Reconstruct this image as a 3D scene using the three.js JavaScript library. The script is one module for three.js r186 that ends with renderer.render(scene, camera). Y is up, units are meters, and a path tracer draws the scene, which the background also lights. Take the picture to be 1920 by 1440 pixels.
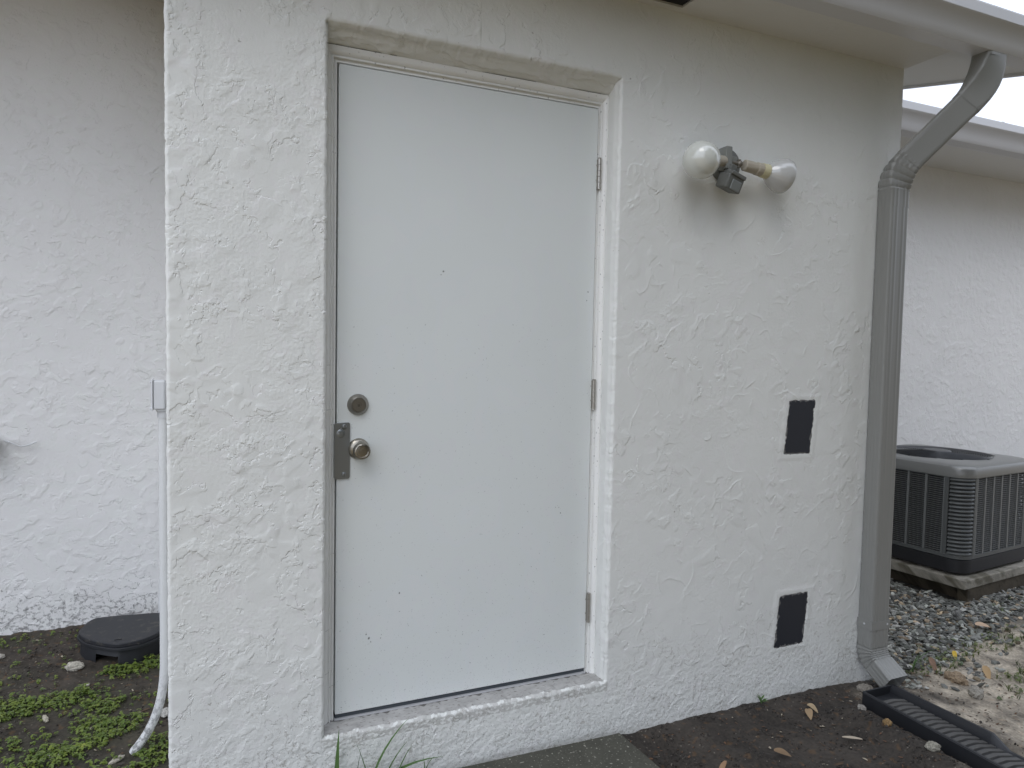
import * as THREE from 'three';
import { RoundedBoxGeometry } from 'three/addons/geometries/RoundedBoxGeometry.js';
import { mergeGeometries, toCreasedNormals } from 'three/addons/utils/BufferGeometryUtils.js';

// ---------------------------------------------------------------- camera, sky, sun, exposure
const scene = new THREE.Scene();
const camera = new THREE.PerspectiveCamera(56.82, 4 / 3, 0.05, 400);
camera.position.set(-0.3884, 1.1825, 2.2335);
camera.rotation.order = 'YXZ';
camera.rotation.set(THREE.MathUtils.degToRad(-2.995), THREE.MathUtils.degToRad(-23.785), THREE.MathUtils.degToRad(1.098));

const SUN_DIR = new THREE.Vector3(-0.42, 0.74, 0.52).normalize();
const renderer = new THREE.WebGLRenderer({ antialias: true });
renderer.toneMapping = THREE.LinearToneMapping;
renderer.toneMappingExposure = 0.92;
renderer.shadowMap.enabled = true;

// hazy bright overcast: pale cloud, brighter round the veiled sun
{
  const W = 512, H = 256, d = new Float32Array(W * H * 4);
  for (let j = 0; j < H; j++) for (let i = 0; i < W; i++) {
    const phi = ((i + .5) / W - .5) * 2 * Math.PI, el = ((j + .5) / H - .5) * Math.PI;
    const x = Math.cos(phi) * Math.cos(el), y = Math.sin(el), z = Math.sin(phi) * Math.cos(el);
    const c = x * SUN_DIR.x + y * SUN_DIR.y + z * SUN_DIR.z, a = Math.acos(Math.min(1, Math.max(-1, c)));
    const up = Math.max(0, y);
    let L = 1.22 + 0.15 * up + 1.0 * Math.exp(-a * a / 0.6);
    const cloud = 0.06 * Math.sin(phi * 5 + y * 9) * Math.sin(y * 14 + phi * 2) + 0.04 * Math.sin(phi * 11 - y * 17);
    L *= 1 + cloud;
    if (y < 0) L *= 0.5;
    const k = (j * W + i) * 4;
    d[k] = L * 0.93; d[k + 1] = L * 1.0; d[k + 2] = L * 1.15; d[k + 3] = 1;
  }
  const t = new THREE.DataTexture(d, W, H, THREE.RGBAFormat, THREE.FloatType);
  t.mapping = THREE.EquirectangularReflectionMapping; t.magFilter = t.minFilter = THREE.LinearFilter; t.needsUpdate = true;
  scene.background = t; scene.environment = t;
}
const sun = new THREE.DirectionalLight(new THREE.Color(1, 0.955, 0.88), 0.4);
sun.position.copy(SUN_DIR).multiplyScalar(20); sun.castShadow = true; sun.shadow.radius = 42;
sun.shadow.mapSize.set(2048, 2048);
Object.assign(sun.shadow.camera, { left: -8, right: 8, top: 8, bottom: -8, near: 1, far: 50 });
scene.add(sun, sun.target);

// ---------------------------------------------------------------- helpers
function rng(seed) { let s = seed | 0; return () => { s = (s + 0x6d2b79f5) | 0; let t = Math.imul(s ^ (s >>> 15), 1 | s); t = (t + Math.imul(t ^ (t >>> 7), 61 | t)) ^ t; return ((t ^ (t >>> 14)) >>> 0) / 4294967296; }; }
const GX = new Float32Array(4096), GY = new Float32Array(4096), PERM = new Uint16Array(8192);
{ const r = rng(11); for (let i = 0; i < 4096; i++) { const a = r() * 6.2831853; GX[i] = Math.cos(a); GY[i] = Math.sin(a); PERM[i] = i; }
  for (let i = 4095; i > 0; i--) { const j = (r() * (i + 1)) | 0; const t = PERM[i]; PERM[i] = PERM[j]; PERM[j] = t; } for (let i = 0; i < 4096; i++) PERM[i + 4096] = PERM[i]; }
function noise(x, y) {                                              // gradient noise, about -0.7 .. 0.7
  const xi = Math.floor(x), yi = Math.floor(y), fx = x - xi, fy = y - yi, X = xi & 4095, Y = yi & 4095;
  const u = fx * fx * fx * (fx * (fx * 6 - 15) + 10), v = fy * fy * fy * (fy * (fy * 6 - 15) + 10);
  const a = PERM[X] + Y, b = PERM[(X + 1) & 4095] + Y;
  const g = (h, dx, dy) => { const k = PERM[h & 8191]; return GX[k] * dx + GY[k] * dy; };
  const p = g(a & 4095, fx, fy), q = g(b & 4095, fx - 1, fy), r = g((a + 1) & 4095, fx, fy - 1), s = g((b + 1) & 4095, fx - 1, fy - 1);
  return (p + (q - p) * u) + ((r + (s - r) * u) - (p + (q - p) * u)) * v;
}
function fbm(x, y, n = 4, gain = .5) { let a = 1, s = 0; for (let i = 0; i < n; i++) { s += a * noise(x + i * 37.7, y - i * 19.3); x *= 2.03; y *= 2.03; a *= gain; } return s; }
const clamp = (x, a = 0, b = 1) => Math.min(b, Math.max(a, x));
const smooth = (a, b, x) => { const t = clamp((x - a) / (b - a)); return t * t * (3 - 2 * t); };
const lerp = (a, b, t) => a + (b - a) * t;
const lin = (r, g, b) => new THREE.Color().setRGB(r, g, b);
const V = (x, y, z) => new THREE.Vector3(x, y, z);

const used = new Map();
function numbered(name) { const n = used.get(name) ?? 0; used.set(name, n + 1); return n ? `${name}_${String(n).padStart(3, '0')}` : name; }
function shade(o) { o.traverse((m) => { if (m.isMesh) { m.castShadow = true; m.receiveShadow = true; } }); return o; }
function mesh(name, geo, mat, parent, label) {
  const g = Array.isArray(geo) ? mergeGeometries(geo.map((q) => { let k = q.index ? q.toNonIndexed() : q; for (const n of Object.keys(k.attributes)) if (!['position', 'normal', 'uv'].includes(n)) k.deleteAttribute(n); if (!k.attributes.uv) k.setAttribute('uv', new THREE.BufferAttribute(new Float32Array(k.attributes.position.count * 2), 2)); return k; })) : geo;
  const m = new THREE.Mesh(g, mat); m.name = name; m.castShadow = m.receiveShadow = true;
  if (label) m.userData.label = label;
  if (parent) parent.add(m);
  return m;
}
function tag(o, label, category, group) { o.userData.label = label; o.userData.category = category; if (group) o.userData.group = group; return o; }
function thing(name, label, category, p = [0, 0, 0], group) { const g = new THREE.Group(); g.name = numbered(name); g.position.set(...p); tag(g, label, category, group); scene.add(g); return g; }
function structure(m) { m.userData.kind = 'structure'; scene.add(m); return m; }
const box = (w, h, d, x, y, z, r = 0) => { const g = r ? new RoundedBoxGeometry(w, h, d, 2, r) : new THREE.BoxGeometry(w, h, d); g.translate(x, y, z); return g; };
const span = (x0, x1, y0, y1, z0, z1, r = 0) => box(x1 - x0, y1 - y0, z1 - z0, (x0 + x1) / 2, (y0 + y1) / 2, (z0 + z1) / 2, r);
function cyl(a, b, r0, r1, seg = 20) {                             // from point a to point b
  const d = b.clone().sub(a), L = d.length(), g = new THREE.CylinderGeometry(r1, r0, L, seg); g.translate(0, L / 2, 0);
  g.applyQuaternion(new THREE.Quaternion().setFromUnitVectors(V(0, 1, 0), d.normalize())); g.translate(a.x, a.y, a.z); return g;
}
function lathe(pts, a, dir, seg = 36) {                             // pts [radius, height] along dir from a
  const g = new THREE.LatheGeometry(pts.map((p) => new THREE.Vector2(Math.max(p[0], 1e-5), p[1])), seg);
  g.applyQuaternion(new THREE.Quaternion().setFromUnitVectors(V(0, 1, 0), dir.clone().normalize())); g.translate(a.x, a.y, a.z);
  return toCreasedNormals(g, 0.6);
}
function gridGeo(us, vs, fn, uvfn, skip) {                          // fn(u, v, out Vector3)
  const nu = us.length, nv = vs.length, P = new Float32Array(nu * nv * 3), T = new Float32Array(nu * nv * 2), I = [], o = V(0, 0, 0);
  for (let j = 0; j < nv; j++) for (let i = 0; i < nu; i++) { const k = j * nu + i; fn(us[i], vs[j], o); P[k * 3] = o.x; P[k * 3 + 1] = o.y; P[k * 3 + 2] = o.z; const t = uvfn(us[i], vs[j]); T[k * 2] = t[0]; T[k * 2 + 1] = t[1]; }
  for (let j = 0; j < nv - 1; j++) for (let i = 0; i < nu - 1; i++) {
    if (skip && skip((us[i] + us[i + 1]) / 2, (vs[j] + vs[j + 1]) / 2)) continue;
    const a = j * nu + i, b = a + 1, c = a + nu, d = c + 1; I.push(a, b, d, a, d, c);
  }
  const g = new THREE.BufferGeometry(); g.setAttribute('position', new THREE.BufferAttribute(P, 3)); g.setAttribute('uv', new THREE.BufferAttribute(T, 2)); g.setIndex(I); g.computeVertexNormals(); return g;
}
function steps(stops, d) { const o = [stops[0]]; for (let i = 1; i < stops.length; i++) { const n = Math.max(1, Math.round((stops[i] - stops[i - 1]) / d)); for (let k = 1; k <= n; k++) o.push(lerp(stops[i - 1], stops[i], k / n)); } return o; }
function sweep(profiles, caps = true) {                             // profiles: list of rings (arrays of Vector3, same length), closed rings
  const n = profiles[0].length, P = [], I = [];
  profiles.forEach((r) => r.forEach((p) => P.push(p.x, p.y, p.z)));
  for (let j = 0; j < profiles.length - 1; j++) for (let i = 0; i < n; i++) { const a = j * n + i, b = j * n + (i + 1) % n, c = a + n, d = b + n; I.push(a, b, d, a, d, c); }
  const g = new THREE.BufferGeometry(); g.setAttribute('position', new THREE.Float32BufferAttribute(P, 3)); g.setIndex(I);
  const g2 = toCreasedNormals(g, 0.7); return g2;
}
function openLoft(profile, stations) {                              // profile [[p,q]...] open strip; stations: function (p,q)->Vector3
  const P = [], I = [], n = profile.length;
  stations.forEach((f) => profile.forEach(([p, q]) => { const v = f(p, q); P.push(v.x, v.y, v.z); }));
  for (let j = 0; j < stations.length - 1; j++) for (let i = 0; i < n - 1; i++) { const a = j * n + i, b = a + 1, c = a + n, d = c + 1; I.push(a, b, d, a, d, c); }
  const g = new THREE.BufferGeometry(); g.setAttribute('position', new THREE.Float32BufferAttribute(P, 3)); g.setIndex(I); return toCreasedNormals(g, 0.5);
}
const toS = (v) => { v = clamp(v); return 255 * (v <= 0.0031308 ? v * 12.92 : 1.055 * Math.pow(v, 1 / 2.4) - 0.055); };
const SL = new Uint8ClampedArray(4097); for (let i = 0; i <= 4096; i++) SL[i] = toS(i / 4096);
function colorTex(W, H, fn) {                                       // fn(u, v, out[3]) linear colours
  const d = new Uint8Array(W * H * 4), o = [0, 0, 0];
  for (let j = 0; j < H; j++) for (let i = 0; i < W; i++) { fn((i + .5) / W, (j + .5) / H, o); const k = (j * W + i) * 4; for (let c = 0; c < 3; c++) d[k + c] = SL[clamp(o[c]) * 4096 | 0]; d[k + 3] = 255; }
  const t = new THREE.DataTexture(d, W, H); t.colorSpace = THREE.SRGBColorSpace; t.magFilter = THREE.LinearFilter; t.minFilter = THREE.LinearMipmapLinearFilter; t.generateMipmaps = true; t.wrapS = t.wrapT = THREE.RepeatWrapping; t.needsUpdate = true; return t;
}
function heightTex(W, H, h, lo, hi) { const d = new Float32Array(W * H * 4); for (let i = 0; i < W * H; i++) { const v = (h[i] - lo) / (hi - lo); d[i * 4] = d[i * 4 + 1] = d[i * 4 + 2] = v; d[i * 4 + 3] = 1; }
  const t = new THREE.DataTexture(d, W, H, THREE.RGBAFormat, THREE.FloatType); t.magFilter = t.minFilter = THREE.LinearFilter; t.wrapS = t.wrapT = THREE.RepeatWrapping; t.needsUpdate = true; return t; }
const std = (color, roughness = .8, extra = {}) => new THREE.MeshStandardMaterial({ color, roughness, side: THREE.DoubleSide, ...extra });

// ---------------------------------------------------------------- stucco
// A trowelled coat as heights in metres over w x h metres: torn plateau edges, orange-peel between them, and drag ridges of the trowel.
function stucco(w, h, W, H, seed, o) {
  const A = new Float32Array(W * H), sx = w / W, sy = h / H, off = seed * 13.37, gr = (t) => Math.exp(-t * t);
  for (let j = 0; j < H; j++) {
    const y = j * sy + off;
    for (let i = 0; i < W; i++) {
      const x = i * sx + off * 1.7;
      const wx = x + .022 * noise(x * 13, y * 13), wy = y + .022 * noise(x * 13 + 40, y * 13 + 9);
      const n1 = fbm(wx * o.fx, wy * o.fy, 6, .60), n2 = fbm(wx * o.fx * 2.1 + 50, wy * o.fy * 2.1 + 80, 5, .60);
      const bi = o.bias(i * sx, j * sy), zone = smooth(-.22, .22, bi + noise(x * 3.3 + 9, y * 3.3 + 77)), zone2 = smooth(-.12, .3, bi + noise(x * 4.7 + 190, y * 4.7 + 7)), brk = smooth(-.12, .2, .5 * bi + noise(x * 15 + 31, y * 15)), brk2 = smooth(-.05, .25, .5 * bi + noise(x * 21 + 131, y * 21));
      const z1 = zone * brk, z2 = zone2 * brk2;
      let v = .0016 * noise(x * 2.6, y * 2.6) + .0005 * noise(x * 17, y * 17);
      v += o.a1 * (smooth(.0, .016, n1) * (.15 + .85 * z1) + .6 * smooth(-.336, -.32, n1) * (.1 + .9 * z2));
      v += o.a2 * smooth(.05, .075, n2) * z2;
      v -= o.groove * (gr((n1 + .006) / .011) * z1 + .7 * gr((n1 + .343) / .011) * z2 + .6 * gr((n2 - .042) / .014) * z2);
      const peelMask = (.22 + .6 * smooth(-.2, .25, noise(x * 5.1 + 300, y * 5.1))) * (1 + 1.6 * bi);
      v += o.peel * (noise(x * 105, y * 105) + .7 * noise(x * 215 + 3, y * 215)) * peelMask + o.grain * noise(x * 330, y * 330);
      if (o.mod) v += o.mod(i * sx, j * sy, x, y);
      A[j * W + i] = v;
    }
  }
  const r = rng(seed * 77 + 5);
  for (let s = 0; s < o.strokes; s++) {
    let px = r() * W, py = r() * H, a = o.dir + (r() - .5) * o.dirSpread + (r() < .5 ? Math.PI : 0);
    if (o.strokeAt) { const q = o.strokeAt(r); if (q) { px = q[0] / sx; py = q[1] / sy; } }
    const len = (.03 + .19 * r() * r()) / sx, curl = (r() - .5) * 2 * Math.PI / (.22 / sx), amp = (.0004 + .0014 * r()) * o.strokeAmp, flip = r() < .5 ? -1 : 1, wob = r() * 100;
    for (let t = 0; t < len; t += .7) {
      a += curl * .7 + .10 * noise(t * .03 + wob, wob) * .7; px += Math.cos(a) * .7; py += Math.sin(a) * .7;
      const f = Math.sin(Math.PI * t / len), e = amp * Math.pow(f, .6) * (.75 + .6 * noise(t * .11, wob + 3)), nx = -Math.sin(a) * flip, ny = Math.cos(a) * flip;
      for (let q = -9; q <= 16; q += .8) {
        const X = Math.round(px + nx * q), Y = Math.round(py + ny * q); if (X < 0 || Y < 0 || X >= W || Y >= H) continue;
        const dm = q * sx * 1000, add = e * (dm < 0 ? Math.exp(dm / 1.3) : Math.exp(-dm / 6)), k = Y * W + X;
        if (add > STAMP(k)) { A[k] += add - STAMP(k); stamp.set(k, add); }
      }
    }
    stamp.clear();
  }
  let lo = 1e9, hi = -1e9; for (const v of A) { if (v < lo) lo = v; if (v > hi) hi = v; }
  const at = (x, y) => { const fx = clamp(x / w * W - .5, 0, W - 1.001), fy = clamp(y / h * H - .5, 0, H - 1.001), i = fx | 0, j = fy | 0, u = fx - i, q = fy - j, k = j * W + i; return (A[k] * (1 - u) + A[k + 1] * u) * (1 - q) + (A[k + W] * (1 - u) + A[k + W + 1] * u) * q; };
  return { at, tex: heightTex(W, H, A, lo, hi), range: hi - lo, w, h };
}
const stamp = new Map(), STAMP = (k) => stamp.get(k) ?? 0;

// ---------------------------------------------------------------- ground
const GY0 = -0.25;
const LAWN_PATCH = [[-.864, -.95, .17, .10, .9], [-1.04, -.93, .16, .10, 1], [-.66, -1.17, .14, .09, .9], [-.71, -.66, .14, .13, .9], [-.85, -.53, .15, .10, .9], [-.56, -1.2, .07, .12, .9], [-.54, -.45, .07, .12, .9], [-1.16, -1.62, .12, .06, .5], [-.76, -.86, .14, .11, .8], [-.58, -.85, .10, .13, .45], [-1.1, -1.2, .12, .14, .35], [-.66, -.38, .3, .12, .55], [-1.0, -.66, .2, .1, .55]];
function clover(x, z) { let m = 0; for (const [a, b, rx, rz, s] of LAWN_PATCH) { const d = ((x - a) / rx) ** 2 + ((z - b) / rz) ** 2; m = Math.max(m, s * Math.exp(-d * .9)); } return m; }
function gravelMask(x, z) {                                         // 1 = deep gravel
  const edge = 0.12 - Math.max(0, x - 2.5) * .22 + .09 * noise(x * 3.1, z * 3.1) + .05 * noise(x * 9, z * 9);
  return smooth(.10, -.12, z - edge) * smooth(2.28, 2.36, x);
}
function groundY(x, z) {
  let y = GY0 + .012 * noise(x * 2.1, z * 2.1) + .008 * fbm(x * 9, z * 9, 3) + .0045 * fbm(x * 42 + 7, z * 42, 3, .6);
  const far = Math.hypot(x - 1.5, z) > 9; if (far) y = GY0 - .02;
  if (x < -.4) { y += .018 - .015 * smooth(-1.3, -.5, z) + .02 * smooth(-1.55, -1.7, z); y += .012 * fbm(x * 14, z * 14 + 30, 2); }
  else {
    y += .02 * smooth(.30, .09, z) * smooth(2.4, 1.9, x);          // soil banked against the wall
    y -= .02 * smooth(.95, 1.1, x) * smooth(1.35, 1.1, x) * smooth(.09, .2, z);
    y += .012 * fbm(x * 11, z * 11 + 30, 4, .6) * smooth(2.2, 1.9, x) * smooth(.09, .17, z);
    y -= .02 * gravelMask(x, z);
    y += (.046 * Math.exp(-(((x - 1.96) / .085) ** 2)) + .028 * Math.exp(-(((x - 2.33) / .07) ** 2))) * smooth(.18, .34, z);
  }
  return y;
}
const GW = 2048, GH = 1024, GX0 = -3.2, GX1 = 5.3, GZ0 = -2.0, GZ1 = 1.5;
const groundMap = colorTex(GW, GH, (u, v, o) => {
  const x = lerp(GX0, GX1, u), z = lerp(GZ0, GZ1, v);
  const n = fbm(x * 6, z * 6, 4, .6), f = noise(x * 130, z * 130), f2 = noise(x * 55 + 9, z * 55), q = noise(x * 240, z * 240 + 5);
  let r, g, b;
  const sand = smooth(1.95, 2.75, x + .5 * noise(x * 3 + 8, z * 3) + .2 * noise(x * 11, z * 11) + .3 * (z - .3)) ;
  const dark = [.041, .034, .028], pale = [.41, .355, .285];
  const mix = clamp(sand + .25 * n * sand * 2);
  r = lerp(dark[0], pale[0], mix); g = lerp(dark[1], pale[1], mix); b = lerp(dark[2], pale[2], mix);
  const yard = smooth(.95, 1.3, z + .15 * noise(x * 4, z * 4)); r = lerp(r, .31, yard); g = lerp(g, .235, yard); b = lerp(b, .13, yard);
  if (x < -.3 && z < .6) { r = .050; g = .040; b = .032; const m = clover(x, z); r = lerp(r, .03, m * .5); g = lerp(g, .042, m * .6); b = lerp(b, .018, m * .5); }
  { const gm = gravelMask(x, z); r = lerp(r, .05, gm); g = lerp(g, .047, gm); b = lerp(b, .042, gm); }
  const k = 1 + .55 * n + .45 * f + .4 * f2 + .35 * q; r *= k; g *= k; b *= k * .98;
  const rust = smooth(.28, .45, noise(x * 33 + 70, z * 33)); r += rust * .035; g += rust * .014;
  if (q > .42 && f > .12) { r += .18; g += .165; b += .14; }         // grit and shell crumbs
  if (f2 > .45) { r *= .45; g *= .45; b *= .45; }
  o[0] = Math.max(r, .008); o[1] = Math.max(g, .007); o[2] = Math.max(b, .006);
});
groundMap.wrapS = groundMap.wrapT = THREE.ClampToEdgeWrapping;
{
  const xs = [-150, -60, -25, -10, -5, ...steps([-1.7, 5.3], .013), 8, 14, 30, 60, 150], zs = [-150, -60, -20, -8, -3.5, ...steps([-1.8, 1.1], .013), 1.6, 2.5, 5, 10, 25, 60, 150];
  const g = gridGeo(xs, zs, (x, z, o) => o.set(x, groundY(x, z), z), (x, z) => [(x - GX0) / (GX1 - GX0), (z - GZ0) / (GZ1 - GZ0)]);
  const idx = g.index.array; for (let i = 0; i < idx.length; i += 3) { const t = idx[i + 1]; idx[i + 1] = idx[i + 2]; idx[i + 2] = t; } g.computeVertexNormals();
  structure(mesh('ground', g, std(0xffffff, .95, { map: groundMap })));
}

// ---------------------------------------------------------------- the house
const ZW = .085, X0 = -.472, X1 = 2.34, SOF = 2.385, ZM = -1.7, OL = -.045, OR = .948, OT = 2.112, OB = -.018;
const house = thing('house', 'white stucco house with a projecting utility room, white metal door and eaves', 'house');
const PATCH = [[1.768, 1.899, .776, .986, -.021], [1.757, 1.903, -.016, .19, -.02]]; // x0 x1 y0 y1 lean
const patchDist = (x, y, e = 0) => { let d = 9; for (const [a, b, c, f, s] of PATCH) { const sx = x - s * ((c + f) / 2 - y) / (f - c); d = Math.min(d, Math.max(a - sx, sx - b, c - y, y - f)); } return d; };
const WX = 2.82, WH = 2.88, WY0 = -.46;
const sA = stucco(WX, WH, 2048, 2048, 3, { fx: 8.5, fy: 7.0, bias: (x) => x < .9 ? .24 : -.02, a1: .0010, a2: .0007, groove: .0011, peel: .00046, grain: .00008, strokes: 480, strokeAmp: 1.1, dir: 1.0, dirSpread: 2.6,
  strokeAt: (r) => [.95 + 1.8 * r(), WH * r()],
  mod: (px, py, x, y) => { const Y = py + WY0, low = smooth(.12, -.12, Y + .05 * noise(x * 8, y * 8)); return .0011 * low * fbm(x * 60, y * 60, 3, .65); } });
const wallColor = colorTex(2048, 2048, (() => { return (u, v, o) => {
  const x = u * WX + X0, y = v * WH + WY0, n = fbm(x * 2.2, y * 2.2, 4, .55), q = noise(x * 210, y * 210), q2 = noise(x * 120 + 40, y * 120), low = smooth(.35, -.2, y + .12 * noise(x * 5, y * 5));
  let k = 1 + .035 * n; let r = .722 * k, g = .728 * k, b = .700 * k;
  if (x > OL - .01 && x < OR + .01 && y > OB - .035 && y < OB + .004 && noise(x * 55, y * 120) + .5 * q2 > -.12) { r *= .74; g *= .73; b *= .72; }
  const sp = .60 - .30 * low * low;
  if (q > sp && q2 > .05) { const m = .55; r *= m; g *= m; b *= m; }                 // specks of mildew
  const cr = Math.abs(noise(x * 26 + .3 * q2, y * 30 + .3 * q)); if (low > .35 && cr < .035 * low && noise(x * 9, y * 9 + 50) > -.05) { r *= .70; g *= .68; b *= .66; }  // splashed dirt
  const c = noise(x * 37 + 100, y * 37); if (c > .60 && q2 > .1) { r *= .6; g *= .58; b *= .55; }
  o[0] = r; o[1] = g; o[2] = b;
}; })());
const stuccoMat = std(0xffffff, .62, { map: wallColor, bumpMap: sA.tex, bumpScale: sA.range * .9 });
const uvA = (x, y) => [(x - X0) / WX, (y - WY0) / WH];
const jag = (t, s) => .0022 * noise(t * 28 + s, s) + .0016 * noise(t * 110 + s, s * 2);
{
  const xs = steps([X0, X0 + .02, OL - .02, OL, OL + .002, OR, OR + .02, X1 - .02, X1], .0052), ys = steps([-.45, OB - .02, OB, OT, OT + .02, 2.40], .0052);
  const ix = (v, arr) => v;
  const skip = (x, y) => x > OL && x < OR && y > OB && y < OT;
  const front = gridGeo(xs, ys, (x, y, o) => {
    let z = ZW + .4 * sA.at(x - X0, y - WY0), px = x, py = y;
    const inY = y > OB - .001 && y < OT + .001, inX = x > OL - .001 && x < OR + .001;
    const e1 = Math.min(x - X0, 9), eL = inY ? Math.abs(x - OL) + (x > OL + 1e-6 ? 9 : 0) : 9, eR = inY ? Math.abs(x - OR) + (x < OR - 1e-6 ? 9 : 0) : 9, eT = inX && y >= OT - 1e-6 ? y - OT : 9, eB = inX && y <= OB + 1e-6 ? OB - y : 9;
    const round = (e, R) => e < R ? R - Math.sqrt(Math.max(0, R * R - (R - e) ** 2)) : 0;
    z -= round(e1, .008) + round(eL, .007) + round(eR, .010) + round(eT, .018) + round(eB, .010);
    if (e1 < .02) px += jag(y, 1) * (1 - e1 / .02); if (eL < .02) px += jag(y, 5) * (1 - eL / .02); if (eR < .02) px += 1.6 * jag(y, 9) * (1 - eR / .02);
    if (eT < .02) py += 2.2 * jag(x, 13) * (1 - eT / .02); if (eB < .02) py += 3.6 * jag(x, 17) * (1 - eB / .02);
    const pd = patchDist(x + .004 * noise(x * 60, y * 60), y + .004 * noise(x * 60 + 9, y * 60));
    z = lerp(z, ZW - .0012, smooth(.012, -.002, pd)) + .0016 * smooth(.022, .006, Math.abs(pd - .012));
    o.set(px, py, z);
  }, uvA, skip);
  // returns of the opening and the outer corners
  const zs = steps([0, 1], .05);
  const head = gridGeo(steps([OL, OR], .006), zs, (x, t, o) => { const zf = ZW + sA.at(x - X0, OT - WY0) - .018, y0 = OT + 2.2 * jag(x, 13); const zz = lerp(zf, .012, t); o.set(x, lerp(y0, 2.081, smooth(0, 1, t)) + .004 * fbm(x * 12, t * 3, 3) * Math.sin(Math.PI * Math.min(1, t * 1.2)) - .0035 * smooth(.02, .05, noise(x * 5, t * 1.6) + .4 * noise(x * 26, t * 5)) * smooth(0, .2, t), zz); }, (x, t) => [(x - X0) / WX, (OT - WY0 - t * .07) / WH]);
  const sill = gridGeo(steps([OL, OR], .006), zs, (x, t, o) => { const zf = ZW + sA.at(x - X0, OB - WY0) - .010, y0 = OB + 3.6 * jag(x, 17); o.set(x, lerp(y0, -.017, smooth(0, .5, t)) + .0014 * fbm(x * 40, t * 8, 2), lerp(zf, -.04, t)); }, (x, t) => [(x - X0) / WX, (OB - WY0 + t * .1) / WH]);
  const jr = gridGeo(steps([OB, OT], .006), zs, (y, t, o) => { const zf = ZW + sA.at(OR - X0, y - WY0) - .010; o.set(lerp(OR + 1.6 * jag(y, 9), OR - .005, smooth(0, .3, t)) + .0012 * fbm(y * 9, t * 2, 2), y, lerp(zf, .0, t)); }, (y, t) => [(OR - X0 + .08 * t) / WX, (y - WY0) / WH]);
  const jl = gridGeo(steps([OB, OT], .006), zs, (y, t, o) => { const zf = ZW + sA.at(OL - X0, y - WY0) - .007; o.set(lerp(OL + jag(y, 5), OL, t), y, lerp(zf, .0, t)); }, (y, t) => [(OL - X0 - .08 * t) / WX, (y - WY0) / WH]);
  const sideL = gridGeo(steps([-.45, 2.9], .008), steps([0, 1], .1), (y, t, o) => { o.set(X0 + jag(y, 1) * (1 - t), y, lerp(ZW + sA.at(0, Math.min(y, 2.4) - WY0) - .008, ZM, t)); }, (y, t) => [.3 + t * .6, (y - WY0) / WH]);
  const sideR = gridGeo(steps([-.45, 2.9], .008), steps([0, 1], .1), (y, t, o) => { o.set(X1, y, lerp(ZW + sA.at(X1 - X0, Math.min(y, 2.4) - WY0), ZM, t)); }, (y, t) => [.95 - t * .6, (y - WY0) / WH]);
  const sillMap = colorTex(1024, 256, (u, v, o) => { const n = fbm(u * 14, v * 3, 4, .6), q = noise(u * 210, v * 50), q2 = noise(u * 70 + 9, v * 16), k = 1 + .22 * n + .10 * q; o[0] = .40 * k; o[1] = .39 * k; o[2] = .375 * k; if (q2 > .34) { o[0] *= .62; o[1] *= .60; o[2] *= .58; } if (v > .86 + .3 * noise(u * 40, 3)) { o[0] *= .35; o[1] *= .34; o[2] *= .33; } });
  { const t = sill.attributes.uv, p = sill.attributes.position; for (let i = 0; i < p.count; i++) t.setXY(i, (p.getX(i) - OL) / (OR - OL), clamp((.08 - p.getZ(i)) / .085)); }
  mesh('sill', sill, std(0xffffff, .75, { map: sillMap }), house, 'weathered grey sill ledge under the door');
  const core = [span(X0 + .012, OL - .006, -.5, 2.39, -.12, .066), span(OR + .008, X1 - .012, -.5, 2.39, -.12, .066), span(OL - .006, OR + .008, OT + .03, 2.39, -.12, .056), span(OL - .006, OR + .008, -.5, OB - .03, -.12, .056), span(X0 + .012, X0 + .1, -.5, 2.88, -1.69, -.13), span(X1 - .1, X1 - .012, -.5, 2.88, -1.69, -.13)];
  for (const c of core) { const p = c.attributes.position, t = c.attributes.uv; for (let i = 0; i < p.count; i++) t.setXY(i, (p.getX(i) - X0) / WX, (p.getY(i) - WY0) / WH); }
  mesh('wall', [front, head, jr, jl, sideL, sideR, ...core], stuccoMat, house, 'front wall of the utility room around the door');
}
const darkPaint = std(lin(.018, .020, .027), .55);
const smearPaint = std(lin(.17, .168, .162), .75);
for (const [i, [a, b, c, f, s]] of PATCH.entries()) {
  const plate = (seed, N, amp, e, z, d) => {
    const r = rng(seed), sh = new THREE.Shape(), pts = [];
    const edge = (x0, y0, x1, y1, k0) => { const nx = y1 - y0, ny = x0 - x1, l = Math.hypot(nx, ny); for (let k = 0; k < N; k++) { const t = k / N, j = e + amp * (1.3 * noise(t * 9 + seed * 7.3 + k0, k0 * 3.1) + .9 * (r() - .5)); pts.push([lerp(x0, x1, t) + nx / l * j, lerp(y0, y1, t) + ny / l * j]); } };
    const w = s / 2; edge(a + w, c, b + w, c, 1); edge(b + w, c, b - w, f, 2); edge(b - w, f, a - w, f, 3); edge(a - w, f, a + w, c, 4);
    pts.forEach((p, k) => k ? sh.lineTo(p[0], p[1]) : sh.moveTo(p[0], p[1]));
    const g = new THREE.ExtrudeGeometry(sh, { depth: d, bevelEnabled: false }); g.translate(0, 0, z); return g;
  };
  const black = mesh('wall_patch', plate(40 + i, 40, .009, -.001, ZW - .002, .0042), darkPaint, house, i ? 'lower black rectangular patch with ragged grey edge' : 'upper black rectangular patch in the stucco');
  mesh('patch_edge', plate(60 + i, 34, .012, .0065, ZW - .002, .0030), smearPaint, black);
}
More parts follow.
